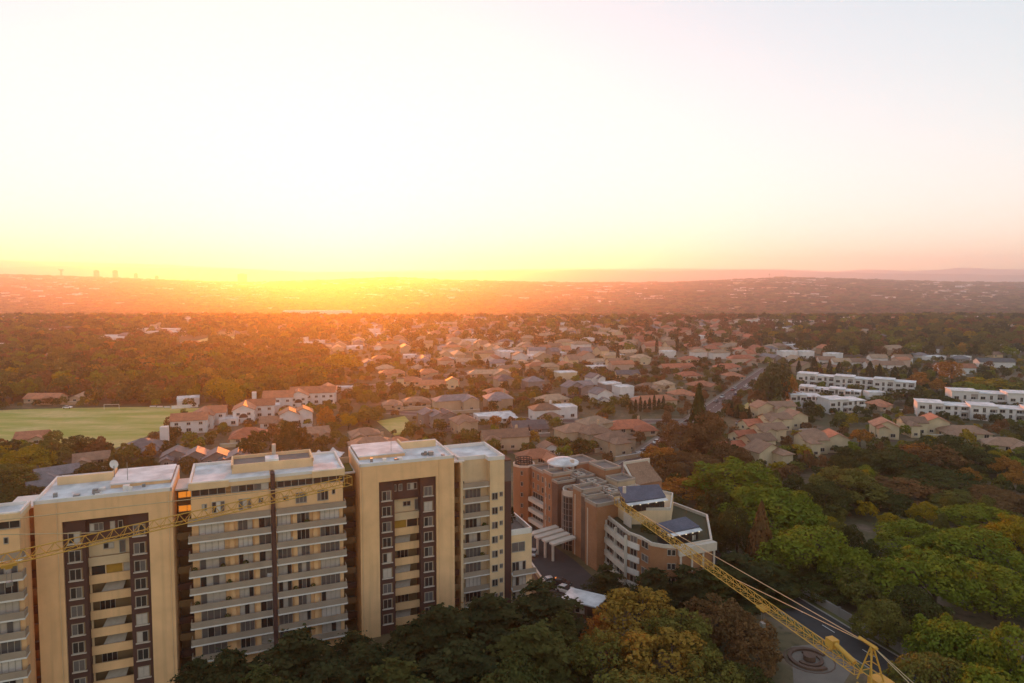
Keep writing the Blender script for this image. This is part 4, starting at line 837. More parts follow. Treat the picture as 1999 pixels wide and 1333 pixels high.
# px, py of the foot, width m, depth m, storeys, roof, wall, roof colour, yaw, wing, chimney
H = [
 (888, 802, 24, 9, 2, 'hip', 'sand', 'greytile', 20, ('gable_y', 1, 8, 6, 2), 0), (972, 799, 15, 11, 2, 'hip', 'sand', 'greytile', 15, None, 1),
 (836, 832, 7, 8, 2, 'gable_y', 'greywall', 'greytile', 24, None, 0), (853, 836, 6.5, 9, 2, 'gable_y', 'greywall', 'greytile', 24, None, 0), (872, 834, 6.5, 8, 2, 'gable_y', 'greywall', 'darktile', 24, None, 0),
 (965, 824, 20, 9, 1, 'flat', 'white', 'membrane', 18, ('hip', 1, 8, 6, 1), 0), (905, 848, 11, 10, 2, 'hip', 'sand', 'browntile', 24, ('gable_y', -1, 5, 5, 2), 0),
 (1062, 822, 14, 9, 2, 'hip', 'white', 'browntile', 16, ('hip', 1, 9, 7, 1), 1), (1102, 818, 11, 9, 2, 'flat', 'white', 'membrane', 16, None, 0),
 (1030, 846, 16, 9, 1, 'gable_x', 'greywall', 'darktile', 14, ('gable_x', 1, 7, 5, 1), 0), (985, 880, 20, 9, 2, 'gable_x', 'sand', 'browntile', 14, ('hip', -1, 5, 5, 2), 1),
 (1120, 868, 15, 10, 2, 'hip', 'sand', 'browntile', 28, ('gable_y', 1, 7, 5, 2), 0), (1158, 872, 13, 11, 2, 'hip', 'sand', 'browntile', 28, None, 1), (1160, 852, 14, 10, 2, 'hip', 'sand', 'tantile', 28, None, 0),
 (1046, 908, 14, 9, 1, 'hip', 'sand', 'terracotta', 20, None, 0), (1070, 890, 7, 6, 1, 'gable_y', 'white', 'browntile', 20, None, 0),
 (967, 776, 15, 9, 1, 'hip', 'sand', 'terracotta', 18, ('gable_y', -1, 5, 4, 1), 0), (983, 757, 12, 9, 2, 'hip', 'sand', 'darktile', 18, None, 0), (1041, 762, 12, 10, 2, 'hip', 'greywall', 'greytile', 22, None, 0),
 (1078, 790, 18, 9, 1, 'hip', 'sand', 'tantile', 20, ('hip', -1, 7, 5, 1), 0), (1104, 744, 14, 9, 2, 'flat', 'beige', 'membrane', 20, None, 0), (1160, 754, 10, 8, 2, 'gable_y', 'white', 'greytile', 30, ('gable_y', 1, 5, 4, 2), 0),
 (1118, 774, 12, 9, 2, 'gable_y', 'greywall', 'greytile', 26, None, 0), (1172, 788, 11, 9, 2, 'gable_y', 'white', 'greytile', 28, ('gable_y', -1, 5, 4, 1), 0), (1138, 770, 9, 8, 2, 'gable_x', 'greywall', 'greytile', 26, None, 0),
 (857, 759, 26, 9, 1, 'gable_x', 'cream', 'terracotta', 8, ('gable_y', 1, 7, 4, 2), 0), (955, 737, 32, 9, 1, 'hip', 'sand', 'tantile', 10, None, 0), (800, 752, 16, 9, 1, 'hip', 'cream', 'terracotta', 12, None, 0),
 (782, 757, 4, 4, 2, 'flat', 'cream', 'greyroof', 12, None, 0), (835, 735, 14, 9, 1, 'hip', 'sand', 'terracotta', 14, None, 0), (870, 717, 12, 9, 2, 'hip', 'pinkw', 'terracotta', 20, None, 0), (905, 712, 13, 8, 1, 'gable_x', 'white', 'tantile', 10, None, 0),
 (1225, 848, 22, 11, 1, 'hip', 'sand', 'redtile', 12, ('hip', 1, 9, 7, 1), 1), (1200, 886, 14, 10, 2, 'hip', 'sand', 'browntile', 28, ('hip', -1, 7, 6, 2), 0), (1275, 792, 26, 9, 1, 'hip', 'sand', 'terracotta', 14, ('hip', -1, 9, 6, 1), 0),
 (1327, 778, 13, 8, 1, 'hip', 'pinkw', 'terracotta', 20, None, 0), (1296, 759, 11, 9, 1, 'hip', 'beige', 'tantile', 26, None, 0), (1343, 741, 17, 9, 1, 'hip', 'pinkw', 'redtile', 14, ('flat', 0, 5, 3, 1), 0), (1366, 761, 16, 9, 1, 'hip', 'sand', 'terracotta', 22, None, 0),
 (1320, 724, 26, 9, 1, 'gable_x', 'pinkw', 'redtile', 12, None, 0), (1345, 708, 17, 9, 1, 'hip', 'cream', 'redtile', 12, None, 0), (1419, 724, 20, 9, 1, 'hip', 'pinkw', 'redtile', 10, None, 0), (1447, 713, 22, 9, 2, 'hip', 'pinkw', 'redtile', 8, None, 0),
 (1428, 741, 12, 8, 1, 'hip', 'pinkw', 'terracotta', 14, None, 0), (1250, 712, 15, 10, 2, 'hip', 'beige', 'tantile', 14, ('gable_y', 0, 6, 4, 2), 0), (1195, 707, 13, 9, 2, 'hip', 'cream', 'tantile', 14, None, 0), (1223, 738, 17, 9, 1, 'gable_x', 'beige', 'darktile', 8, None, 0),
 (1190, 768, 12, 9, 2, 'flat', 'greywall', 'membrane', 24, None, 0), (1216, 775, 10, 9, 2, 'flat', 'white', 'membrane', 24, None, 0), (1303, 699, 13, 8, 2, 'flat', 'white', 'membrane', 14, None, 0), (1262, 764, 12, 8, 1, 'hip', 'sand', 'browntile', 20, None, 0),
 (1488, 817, 10, 8, 2, 'gable_y', 'beige', 'browntile', 10, None, 0), (1521, 815, 14, 8, 2, 'gable_x', 'beige', 'browntile', 10, None, 0), (1512, 842, 13, 8, 2, 'gable_x', 'beige', 'browntile', 14, ('gable_y', -1, 5, 4, 2), 0), (1468, 842, 9, 8, 1, 'gable_x', 'beige', 'redtile', 16, None, 0),
 (1499, 864, 13, 8, 2, 'gable_x', 'beige', 'browntile', 16, ('gable_y', -1, 5, 4, 2), 0), (1452, 866, 9, 8, 1, 'gable_x', 'beige', 'redtile', 18, None, 0), (1478, 888, 12, 8, 2, 'gable_x', 'beige', 'browntile', 18, ('gable_y', -1, 5, 4, 2), 0), (1425, 890, 9, 8, 1, 'gable_x', 'beige', 'redtile', 20, None, 0), (1490, 910, 12, 8, 2, 'gable_y', 'beige', 'browntile', 22, None, 0),
 (1550, 836, 8, 8, 2, 'gable_y', 'beige', 'browntile', 12, None, 0), (1582, 886, 10, 9, 2, 'gable_x', 'beige', 'browntile', 4, None, 0), (1626, 884, 9.5, 9, 2, 'gable_y', 'beige', 'terracotta', -4, None, 0), (1588, 860, 8, 7, 1, 'hip', 'sand', 'browntile', 4, None, 0),
 (1725, 857, 10, 9, 2, 'gable_y', 'beige', 'terracotta', -14, None, 0), (1779, 849, 10, 8, 2, 'gable_x', 'beige', 'browntile', -6, None, 0), (1822, 848, 10, 10, 2, 'gable_y', 'beige', 'terracotta', -14, None, 0), (1880, 858, 20, 10, 1, 'hip', 'beige', 'browntile', -8, ('hip', -1, 8, 6, 1), 0),
 (1962, 884, 16, 10, 1, 'hip', 'beige', 'browntile', -24, ('gable_y', 1, 6, 5, 1), 0), (1715, 800, 9, 8, 1, 'hip', 'sand', 'terracotta', 10, None, 0), (1706, 786, 9, 6, 2, 'flat', 'white', 'membrane', 4, None, 0),
 (90, 787, 20, 9, 1, 'gable_x', 'sand', 'terracotta', 0, None, 0), (170, 784, 13, 9, 1, 'hip', 'sand', 'tantile', 10, None, 0), (231, 770, 13, 8, 1, 'gable_y', 'pinkw', 'tantile', 10, None, 0), (279, 759, 10, 8, 1, 'hip', 'pinkw', 'terracotta', 14, None, 0), (368, 791, 12, 8, 1.3, 'flat', 'white', 'membrane', 24, ('flat', -1, 6, 5, 1), 0),
 (65, 868, 12, 9, 1, 'gable_x', 'cream', 'terracotta', 22, ('gable_y', 1, 5, 4, 1), 0), (112, 942, 13, 8, 1, 'gable_x', 'white', 'greytile', 40, None, 0), (92, 968, 11, 7, 1, 'gable_x', 'greywall', 'greytile', 40, None, 0), (280, 890, 14, 12, 1, 'hip', 'greywall', 'greytile', 20, None, 0),
 (345, 905, 10, 8, 1, 'gable_y', 'greywall', 'greytile', 20, None, 0), (385, 907, 10, 8, 1, 'gable_y', 'greywall', 'greytile', 20, None, 0), (425, 909, 10, 8, 1, 'gable_y', 'greywall', 'greytile', 20, None, 0), (465, 911, 10, 8, 1, 'gable_y', 'greywall', 'greytile', 20, None, 0), (180, 912, 12, 8, 1, 'gable_x', 'sand', 'browntile', 30, None, 0),
 (380, 735, 17, 9, 1, 'hip', 'pinkw', 'terracotta', 16, None, 0), (400, 716, 14, 9, 1, 'gable_x', 'pinkw', 'terracotta', 10, None, 0), (480, 722, 18, 9, 1, 'gable_x', 'white', 'tantile', 16, None, 0), (530, 704, 15, 9, 1, 'hip', 'white', 'tantile', 14, None, 0), (505, 735, 11, 8, 1, 'gable_x', 'cream', 'terracotta', 10, None, 0),
 (487, 863, 15, 10, 1, 'hip', 'beige', 'redtile', 14, ('hip', -1, 6, 5, 1), 0), (530, 836, 9, 8, 1, 'gable_x', 'white', 'browntile', 18, None, 0), (565, 832, 8, 8, 2, 'gable_y', 'white', 'browntile', 18, None, 0), (592, 828, 8, 8, 2, 'gable_y', 'white', 'browntile', 18, None, 0), (617, 858, 11, 8, 1, 'gable_x', 'sand', 'browntile', 28, None, 0),
 (725, 885, 18, 11, 1, 'hip', 'sand', 'browntile', 20, ('hip', -1, 8, 7, 1), 1), (712, 862, 13, 9, 1, 'hip', 'sand', 'browntile', 22, None, 0), (775, 882, 11, 9, 1, 'hip', 'pinkw', 'terracotta', 24, None, 0), (766, 800, 10, 8, 1, 'hip', 'sand', 'browntile', 16, None, 0), (812, 794, 15, 8, 1, 'hip', 'sand', 'browntile', 16, None, 0),
 (670, 766, 16, 6, 1, 'flat', 'white', 'membrane', 10, None, 0), (765, 736, 18, 8, 1, 'hip', 'sand', 'terracotta', 14, None, 0), (800, 700, 12, 8, 1, 'flat', 'white', 'membrane', 8, None, 0), (745, 706, 16, 9, 1, 'hip', 'pinkw', 'terracotta', 10, None, 0),
]
for i, (px, py, wd, dp, st, rf, wm, rm, yaw, wing, ch) in enumerate(H):
    p = at(px, py); p = p + Vector((p.x, p.y, 0)).normalized() * dp / 2
    if wd > 9: wd, dp = wd * 0.88, dp * 0.92
    if wing is None and rf != 'flat' and wd > 8.5: wing = (('gable_y', 'hip')[i % 2], (-1, 1)[(i // 2) % 2], 0.42 * wd, 5.0 + i % 3, st if i % 3 else 1)
    o = house(p, wd, dp, st, rf, wm, rm, yaw, wing, bool(ch), 2 if p.y < 330 else 1)
    lk = f"{WN[wm]} {'two-storey ' if st == 2 else ''}house with {RN[rm]} roof"
    pend(o, lk, 'house', 'suburban houses', p)
    q = MB(); a_ = R(yaw); cx_, sx_ = math.cos(a_), math.sin(a_); ex = [(-wd * 0.55, -dp * 0.5 - 4.5), (wd * (0.1 + 0.05 * (i % 5)), -dp * 0.5 - 4.5), (wd * (0.1 + 0.05 * (i % 5)), -dp * 0.4), (-wd * 0.55, -dp * 0.4)]
    tag(q.mesh and (lambda e: (q.face([(p.x + x * cx_ - y_ * sx_, p.y + x * sx_ + y_ * cx_, 0.006 + 0.0004 * i) for x, y_ in e]), q.build('paved_yard', M[('pale', 'paving', 'soil')[i % 3]]))[1])(ex), kind='structure') if i % 2 == 0 else None
    if i % 3 == 0 and p.y < 420:
        gw = empty('garden_wall', (p.x, p.y, 0), R(yaw)); MB().box(-wd * 0.7, wd * 0.45, -0.12, 0.12, 0, 1.5).build('wall', M[wm], gw, (0, -dp * 0.5 - 7.5, 0)); MB().box(-wd * 0.7 - 0.05, wd * 0.45 + 0.05, -0.18, 0.18, 1.5, 1.6).build('coping', M['slab'], gw, (0, -dp * 0.5 - 7.5, 0)); pend(gw, f'{WN[wm]} garden wall', 'wall', 'garden walls', p + Vector((0, -8, 0)))
NH = len(H)
# the white school with terracotta roofs beside the field
school = empty('school_building', (0, 0, 0)); S = [(372, 846, 14, 9, 2, 'gable_x', 17), (398, 838, 9, 12, 2, 'gable_y', 17), (424, 830, 8, 9, 2, 'gable_x', 17), (448, 832, 8, 8, 1, 'flat', 17), (478, 826, 9, 12, 2, 'gable_y', 17), (508, 816, 13, 9, 2, 'gable_x', 17),
      (532, 806, 7, 7, 1, 'flat', 17), (545, 799, 14, 10, 2, 'gable_x', 12), (583, 796, 9, 10, 2, 'gable_y', 17), (612, 790, 22, 10, 2, 'gable_x', 12), (640, 785, 9, 12, 2, 'gable_y', 14)]
for k, (px, py, wd, dp, st, rf, yaw) in enumerate(S):
    p = at(px, py); p = p + Vector((p.x, p.y, 0)).normalized() * dp / 2; a, b, _ = volume(school, wd, dp, 2.9 * st + 0.06 * k, rf, 'white', 'membrane' if rf == 'flat' else 'terracotta', (p.x, p.y, -0.05), R(yaw), 'wing_', 2)
    if rf == 'gable_y':                                    # arched porch below each gable
        mb = MB(); mb.prism([(1.9 * math.cos(R(t)), 1.9 * math.sin(R(t))) for t in range(0, 181, 20)], 0, 0.2); o = mb.build('arch', M['dark'], a, (0, -dp / 2 - 0.2, 3.0)); o.rotation_euler = (R(90), 0, 0); o.location = (0, -dp / 2 + 0.12, 2.6)
        MB().box(-wd / 2 - 0.5, wd / 2 + 0.5, -0.2, 0.1, 0, 0.4).build('string_course', M['slab'], a, (0, -dp / 2, 2.9 * st - 0.3))
    foot(p, max(wd, dp) * 0.6 + 1)
MB().box(-1.4, 1.4, -1.4, 1.4, 0, 8).build('bell_tower', M['white'], school, at(322, 872), R(17)); foot(at(322, 872), 4)
MB().box(-1, 1, -1, 1, 0, 9).build('bell_tower', M['white'], school, at(497, 800), R(17))
tag(school, 'white school with terracotta roofs and arched gables beside the playing field', 'school')
# terraced white rows on the right
def row(name, p0, p1, n, hgt, dp, label):
    a, b = at(*p0), at(*p1); d = b - a; yaw = math.atan2(d.y, d.x); r = empty(name, a, yaw); L_ = d.length; u = L_ / n
    for k in range(n):
        dy = 2.2 * (k % 2); x0 = u * k
        w_ = MB().box(x0 + 0.01 * (k % 2), x0 + u, dy, dy + dp, 0, hgt - 1.1 * (k % 2)).build('unit', M['white'], r)
        MB().box(x0 - 0.25, x0 + u + 0.25, dy - 0.7, dy + dp + 0.3, hgt - 1.1 * (k % 2) + 0.003 * k, hgt + 0.3 - 1.1 * (k % 2) + 0.003 * k).build('roof', M['membrane'], w_)
        for f in range(int(hgt / 3)):
            for q in range(3):
                obj('window', cached(('rw', q == 1), lambda: win_mesh(1.3 if q == 1 else 2.2, 2.2 if q == 1 else 1.5)), w_, (x0 + u * (0.2 + 0.3 * q), dy, 0.8 + 2.9 * f))
        MB().box(x0 - 0.16, x0 + 0.16, dy - 1.3, dy + 0.5, 0, hgt - 0.75).build('party_wall', M['white'], w_)
        MB().box(x0 + u * 0.72, x0 + u * 0.97, dy - 0.04, dy + 0.02, 0.3, hgt - 1.2).build('recess_shade', M['greywall'], w_)  # flat grey panel, its colour stands in for the shade of a recess
        MB().box(x0 + u * 0.7, x0 + u * 0.98, dy - 1.1, dy - 0.04, 3.0, 3.9).build('balcony', M['white'], w_)
        st = MB(); 
        for s_ in range(8): st.box(x0 + u * 0.42 + s_ * 0.3, x0 + u * 0.42 + (s_ + 1) * 0.3, dy - 1.0, dy, 0, 0.35 + s_ * 0.35)
        st.build('outside_stair', M['white'], w_)
        foot(a + d * ((k + 0.5) / n) + Vector((-d.y, d.x, 0)).normalized() * dp / 2, max(u, dp) * 0.55)
    tag(r, label, 'terrace row', 'white flat-roofed terrace rows')
row('terrace_row', (1556, 752), (1785, 771), 6, 7.4, 9, 'long white terrace of six flat-roofed units in front of the cypress row')
row('terrace_row', (1543, 795), (1606, 797), 2, 6.4, 10, 'short white terrace left of the pair in the foreground')
row('terrace_row', (1618, 808), (1694, 806), 2, 6.8, 10, 'nearest short white terrace beside the rose-roofed house')
row('terrace_row', (1560, 776), (1678, 786), 4, 6.2, 8, 'white terrace between the long terrace and the two short ones')
row('terrace_row', (1790, 812), (2060, 830), 5, 6.6, 10, 'long white terrace in front at the right edge above beige houses')
row('terrace_row', (1856, 792), (2080, 803), 4, 7.8, 10, 'tall white terrace behind, cut by the right edge')
# houses with white gable trims behind the rows
for px, py, rm in ((1612, 712, 'browntile'), (1640, 716, 'tantile'), (1672, 716, 'browntile'), (1706, 722, 'browntile'), (1712, 708, 'tantile'), (1742, 722, 'browntile'), (1760, 708, 'browntile'), (1845, 726, 'terracotta'), (1880, 728, 'terracotta'), (1858, 738, 'tantile'), (1940, 716, 'darktile')):
    p = at(px, py); o = house(p, 12 if rm != 'darktile' else 24, 9, 1.6, 'gable_x', 'white', rm, -8 + (px % 7), None, False, 1); pend(o, f'low white house with {RN[rm]} roof', 'house', 'suburban houses', p); NH += 1
# city blocks on the far ridge
for px, top, wpx, lab in ((119, 526, 8, None), (188, 528, 9, 'leftmost plain tower block on the far ridge'), (225, 528, 9, 'second tower block from left on the far ridge, slightly wider'), (265, 534, 5, 'narrow tower block on the far ridge between two taller ones'), (306, 539, 6, 'lowest tower block on the far ridge'), (473, 535, 17, 'broad slab block alone on the far ridge near the sun')):
    p = at_y(px, top, RIDGE_Y); base = float(height(p.x, RIDGE_Y)); wd = wpx / FPX * RIDGE_Y; h = p.z - base
    if lab is None:
        t = empty('water_tower', (p.x, RIDGE_Y, base)); MB().bar((0, 0, 0), (0, 0, h - 8), wd * 0.22, 10).build('shaft', M['concrete'], t)
        mb = MB(); 
        for (r0, z0), (r1, z1) in (((0.3, h - 10), (0.62, h - 4)), ((0.62, h - 4), (0.62, h + 2)), ((0.62, h + 2), (0.2, h + 6))): mb.bar((0, 0, z0), (0, 0, z1), wd * r0, 12, wd * r1)
        mb.build('tank', M['white'], t); tag(t, 'water tower with a pale tank on the far ridge at left', 'water tower'); continue
    t = empty('tower_block', (p.x, RIDGE_Y, base)); MB().box(-wd / 2, wd / 2, -8, 8, 0, h).build('wall', M['sand'], t); MB().box(-wd / 2 * 0.5, wd / 2 * 0.4, -5, 5, h, h + 5).build('roof_plant', M['concrete'], t)
    for k in range(int(h / 6)): MB().box(-wd / 2 + 1, wd / 2 - 1, -8.1, -8, 3 + 6 * k, 5.5 + 6 * k).build('window_band', M['glassb'], t)
    tag(t, lab, 'tower block', 'tower blocks on the ridge')
p = at_y(1502, 533, RIDGE_Y); base = float(height(p.x, RIDGE_Y)); t = empty('radio_mast', (p.x, RIDGE_Y, base)); MB().bar((0, 0, 0), (0, 0, p.z - base), 1.6, 6, 0.8).build('mast', M['steel'], t); MB().bar((0, 0, (p.z - base) * 0.72), (0, 0, (p.z - base) * 0.86), 5, 8).build('platform', M['concrete'], t); tag(t, 'thin mast with a platform on the far ridge', 'mast')

# ------------------------------------------------------------------ field furniture and cars
gp = empty('goal_posts', at(218, 799), R(4)); mb = MB(); mb.bar((-3.6, 0, 0), (-3.6, 0, 2.5), 0.09, 6); mb.build('post', M['line'], gp); MB().bar((3.6, 0, 0), (3.6, 0, 2.5), 0.09, 6).build('post', M['line'], gp); MB().bar((-3.6, 0, 2.5), (3.6, 0, 2.5), 0.09, 6).build('crossbar', M['line'], gp); tag(gp, 'white football goal at the far side of the playing field', 'goal')
for k, px in enumerate((298, 312, 326, 341, 365)):
    b = empty('park_bench', at(px, 796 + k * 0.4), R(5)); MB().box(-1.5, 1.5, -0.25, 0.25, 0.42, 0.5).build('seat', M['blind'], b); MB().box(-1.5, 1.5, 0.25, 0.32, 0.5, 1.0).build('backrest', M['blind'], b)
    for s in (-1.2, 1.2): MB().box(s - 0.06, s + 0.06, -0.2, 0.2, 0, 0.42).build('leg', M['steel'], b)
    tag(b, f'white bench along the far edge of the field, {ORD[k]} from left', 'bench', 'white benches along the field')
def car_parts(col):
    def loft(secs):                                     # smooth shell through cross-sections given as (x, half-width, z-low, z-high)
        mb = MB(); rings = []
        for x, hw, z0, z1 in secs: rings.append([(x, -hw, z0), (x, hw, z0), (x, hw * 1.0, (z0 + z1) / 2), (x, hw * 0.88, z1), (x, -hw * 0.88, z1), (x, -hw, (z0 + z1) / 2)])
        for a, b in zip(rings, rings[1:]):
            for k in range(6): j = (k + 1) % 6; mb.face([a[k], b[k], b[j], a[j]])
        mb.face(rings[0]); mb.face(rings[-1][::-1]); return mb
    body = loft([(-2.1, 0.72, 0.35, 0.7), (-1.9, 0.84, 0.25, 0.88), (-0.9, 0.87, 0.22, 0.92), (0.9, 0.87, 0.22, 0.9), (1.8, 0.82, 0.25, 0.78), (2.12, 0.7, 0.35, 0.62)])
    cab = loft([(-1.75, 0.74, 0.9, 0.94), (-1.2, 0.74, 0.9, 1.38), (0.15, 0.74, 0.9, 1.44), (1.0, 0.76, 0.88, 0.93)])
    roof = loft([(-1.2, 0.64, 1.385, 1.41), (-0.5, 0.65, 1.42, 1.455), (0.15, 0.64, 1.445, 1.47)])
    return body, cab, roof
_cp = car_parts(None); CB, CC, CR = (m.mesh(n, M['white']) for m, n in zip(_cp, ('body', 'cabin_glass', 'roof_panel')))
wh = MB(); wh.bar((0, -0.11, 0), (0, 0.11, 0), 0.32, 12); CW = wh.mesh('wheel', M['rubber']); hl = MB(); hl.box(-0.04, 0.04, -0.16, 0.16, -0.06, 0.06); CL = hl.mesh('headlight', M['blind'])
PAINT = {n: plain(n + '_car_paint', c, 0.3, 0.2, coat=0.6) for n, c in (('white', (0.7, 0.68, 0.66)), ('silver', (0.42, 0.40, 0.39)), ('black', (0.025, 0.025, 0.028)), ('red', (0.36, 0.04, 0.025)), ('blue', (0.06, 0.09, 0.2)), ('grey', (0.15, 0.145, 0.145)))}
def car(p, yaw, col, label=None):
    c = empty('parked_car', (p[0], p[1], 0.03), yaw); obj('body', CB, c, None, 0, PAINT[col]); obj('cabin_glass', CC, c, None, 0, M['glass']); obj('roof_panel', CR, c, None, 0, PAINT[col])
    for x in (-1.35, 1.35):
        for y in (-0.78, 0.78): obj('wheel', CW, c, (x, y, 0.32))
    for y in (-0.5, 0.5): obj('headlight', CL, c, (2.05, y, 0.6))
    if label: tag(c, label, 'car', 'parked cars')
    else: pend(c, f'{col} car on the street', 'car', 'parked cars', (p[0], p[1], 0.7))
    foot(p, 3)
avd = (AV1 - AV0).normalized(); avn = Vector((avd.y, -avd.x)); ya = math.atan2(avd.y, avd.x); cols = ['white', 'silver', 'red', 'white', 'black', 'grey', 'white', 'blue', 'silver', 'white']
for k, (px, py, s) in enumerate(((1262, 893, -1), (1271, 886, -1), (1284, 872, 1), (1288, 866, -1), (1294, 858, 1), (1412, 786, -1), (1420, 777, -1), (1432, 770, 1), (1440, 765, 1), (1447, 760, -1), (1453, 756, 1), (1459, 752, 1), (1428, 762, -1), (1470, 742, 1))):
    q = Vector(at(px, py)[:2]); t = (q - AV0).dot(avd); car(AV0 + avd * t + avn * s * 2.4, ya + (math.pi if s < 0 else 0), cols[k % 10])
for px, py, yw, col, lab in ((1042, 1082, 75, 'white', 'white car parked by the wing of the slender tower'), (1076, 1138, 20, 'silver', 'silver car at the foot of the drive behind a dark car'), (1096, 1142, -20, 'black', 'black car on the drive between two pale cars'), (1104, 1156, -35, 'white', 'white car nearest the gatehouse wall'), (1445, 812, 60, 'white', 'white car in front of the small conifers by the avenue'), (1672, 822, 0, 'white', 'white car among trees before the short terraces'), (935, 877, 10, 'silver', 'silver car behind the roof of the slender tower'), (745, 758, 30, 'white', 'white car on the curved street, left one'), (757, 754, 30, 'white', 'white car on the curved street, right one'), (277, 866, 10, 'white', 'white car at the near edge of the playing field'), (132, 797, 5, 'white', 'white car at the far left of the field by the trees'), (1444, 828, 30, 'silver', 'silver car in the lane beside the beige houses'), (1432, 846, 30, 'red', 'red car in the lane beside the beige houses'), (1420, 862, 30, 'white', 'white car in the lane beside the beige houses')):
    car(at(px, py), R(yw), col, lab)

# ------------------------------------------------------------------ tree kinds
def leaf_mesh(name, P, N, size, rg, flat=0.36):
    n = len(P); N = N + rg.normal(0, flat, (n, 3)); N /= np.linalg.norm(N, axis=1)[:, None]
    T = rg.normal(0, 1, (n, 3)); T -= (T * N).sum(1)[:, None] * N; T /= np.linalg.norm(T, axis=1)[:, None]; B = np.cross(N, T)
    s = size * rg.uniform(0.6, 1.5, (n, 1)); T = T * s; B = B * s * rg.uniform(0.5, 0.9, (n, 1)); bend = N * s * 0.25
    V = np.stack([P - T - bend, P - B * 0.9, P + T - bend, P + B], 1).reshape(-1, 3)
    me = bpy.data.meshes.new(name); me.vertices.add(4 * n); me.vertices.foreach_set('co', V.astype(np.float32).ravel())
    me.loops.add(4 * n); me.loops.foreach_set('vertex_index', np.arange(4 * n, dtype=np.int32)); me.polygons.add(n)
    me.polygons.foreach_set('loop_start', np.arange(0, 4 * n, 4, dtype=np.int32)); me.update(calc_edges=True); me.materials.append(L['green']); return me
def unit(rg, n): d = rg.normal(0, 1, (n, 3)); return d / np.linalg.norm(d, axis=1)[:, None]
def dome(seed, n, size, nc=26, cr=(0.12, 0.2), lo=0.26, squash=1.0, fill=0.36, lop=0.06):
    rg = np.random.default_rng(seed); d = unit(rg, nc); d[:, 2] = np.abs(d[:, 2]) * 1.0 - 0.35 * rg.random(nc)
    rad = fill * rg.uniform(0.55, 1.05, nc) ** 0.6
    zc = (1 + lo) / 2; C = np.stack([d[:, 0] * rad, d[:, 1] * rad, 0.36 + lo * 0.3 + d[:, 2] * (0.5 - lo * 0.3) * rad / fill * squash], 1) + rg.normal(0, lop, (1, 3)) * [1, 1, 0]
    r = rg.uniform(*cr, nc); m2 = int(nc * 2.2); kk = rg.choice(nc, m2, p=r ** 2 / (r ** 2).sum()); d2 = unit(rg, m2); d2[:, 2] = d2[:, 2] * 0.8 + 0.25     # sprays that break the outline
    C = np.concatenate([C, C[kk] + d2 * r[kk][:, None] * 0.98]); r = np.concatenate([r, rg.uniform(0.3, 0.5, m2) * r[kk]]); nc = len(r); k = rg.choice(nc, n, p=r ** 2 / (r ** 2).sum()); u = unit(rg, n); u[:, 2] += 0.25; u /= np.linalg.norm(u, axis=1)[:, None]
    P = C[k] + u * (r[k] * rg.uniform(0.72, 1.06, n))[:, None]
    D = np.linalg.norm(P[:, None, :] - C[None], axis=2) / r[None]; D[np.arange(n), k] = 9; keep = D.min(1) > 0.82
    P, u = P[keep], u[keep]; P[:, 2] = np.clip(P[:, 2], 0.06, 1.02)
    P = P + u * (0.02 * np.sin(P[:, :1] * 60 + seed) * np.sin(P[:, 1:2] * 57) * np.sin(P[:, 2:] * 52))
    return leaf_mesh('crown', P, u, size, rg), C
def cedar(seed, n, size, tiers=9):
    rg = np.random.default_rng(seed); Ps, Ns, C = [], [], []
    for t in range(tiers):
        z = 0.14 + 0.84 * (t / (tiers - 1)) ** 0.9; rt = 0.5 * (1 - (z - 0.14) / 0.9) ** 0.75 + 0.05; nb = 7 if t < tiers - 2 else 4; a0 = rg.random() * 6.3
        for b in range(nb):
            a = a0 + 6.283 * b / nb + rg.normal(0, 0.22); ln = rt * rg.uniform(0.5, 1.25); m = max(6, int(n / tiers / nb * (0.35 + rt * 1.9))); f = rg.random(m) ** 0.7; lat = rg.normal(0, 0.05, m) * (0.45 + f)
            zz = z + rg.normal(0, 0.018) + f * 0.02 - f ** 2 * 0.07 + rg.normal(0, 0.006, m); x = f * ln
            Ps.append(np.stack([x * np.cos(a) - lat * np.sin(a), x * np.sin(a) + lat * np.cos(a), zz], 1)); Ns.append(np.tile([0.25 * np.cos(a), 0.25 * np.sin(a), 1.0], (m, 1)))
    P = np.concatenate(Ps); N = np.concatenate(Ns); return leaf_mesh('crown', P, N, size, rg, 0.35), np.array([[0, 0, 0.6]])
def cone(seed, n, size, power=0.9, lo=0.05):
    rg = np.random.default_rng(seed); z = lo + (1 - lo) * rg.random(n) ** 1.45; a = rg.random(n) * 6.283; rr = 0.5 * (1 - (z - lo) / (1 - lo)) ** power * (0.82 + 0.2 * np.sin(a * 5 + z * 23) + rg.normal(0, 0.06, n)) + 0.02
    N = np.stack([np.cos(a), np.sin(a), np.full(n, 0.35)], 1); return leaf_mesh('crown', np.stack([rr * np.cos(a), rr * np.sin(a), z], 1), N, size, rg), np.array([[0, 0, 0.5]])
def column(seed, n, size):
    rg = np.random.default_rng(seed); z = 0.03 + 0.97 * rg.random(n); a = rg.random(n) * 6.283; rr = 0.5 * np.clip(np.sin(np.pi * np.clip(z, 0, 1) ** 0.75), 0.02, 1) ** 0.6 * (0.85 + 0.12 * np.sin(a * 4 + z * 17) + rg.normal(0, 0.07, n))
    N = np.stack([np.cos(a), np.sin(a), np.full(n, 0.5)], 1); return leaf_mesh('crown', np.stack([rr * np.cos(a), rr * np.sin(a), z], 1), N, size, rg), np.array([[0, 0, 0.5]])
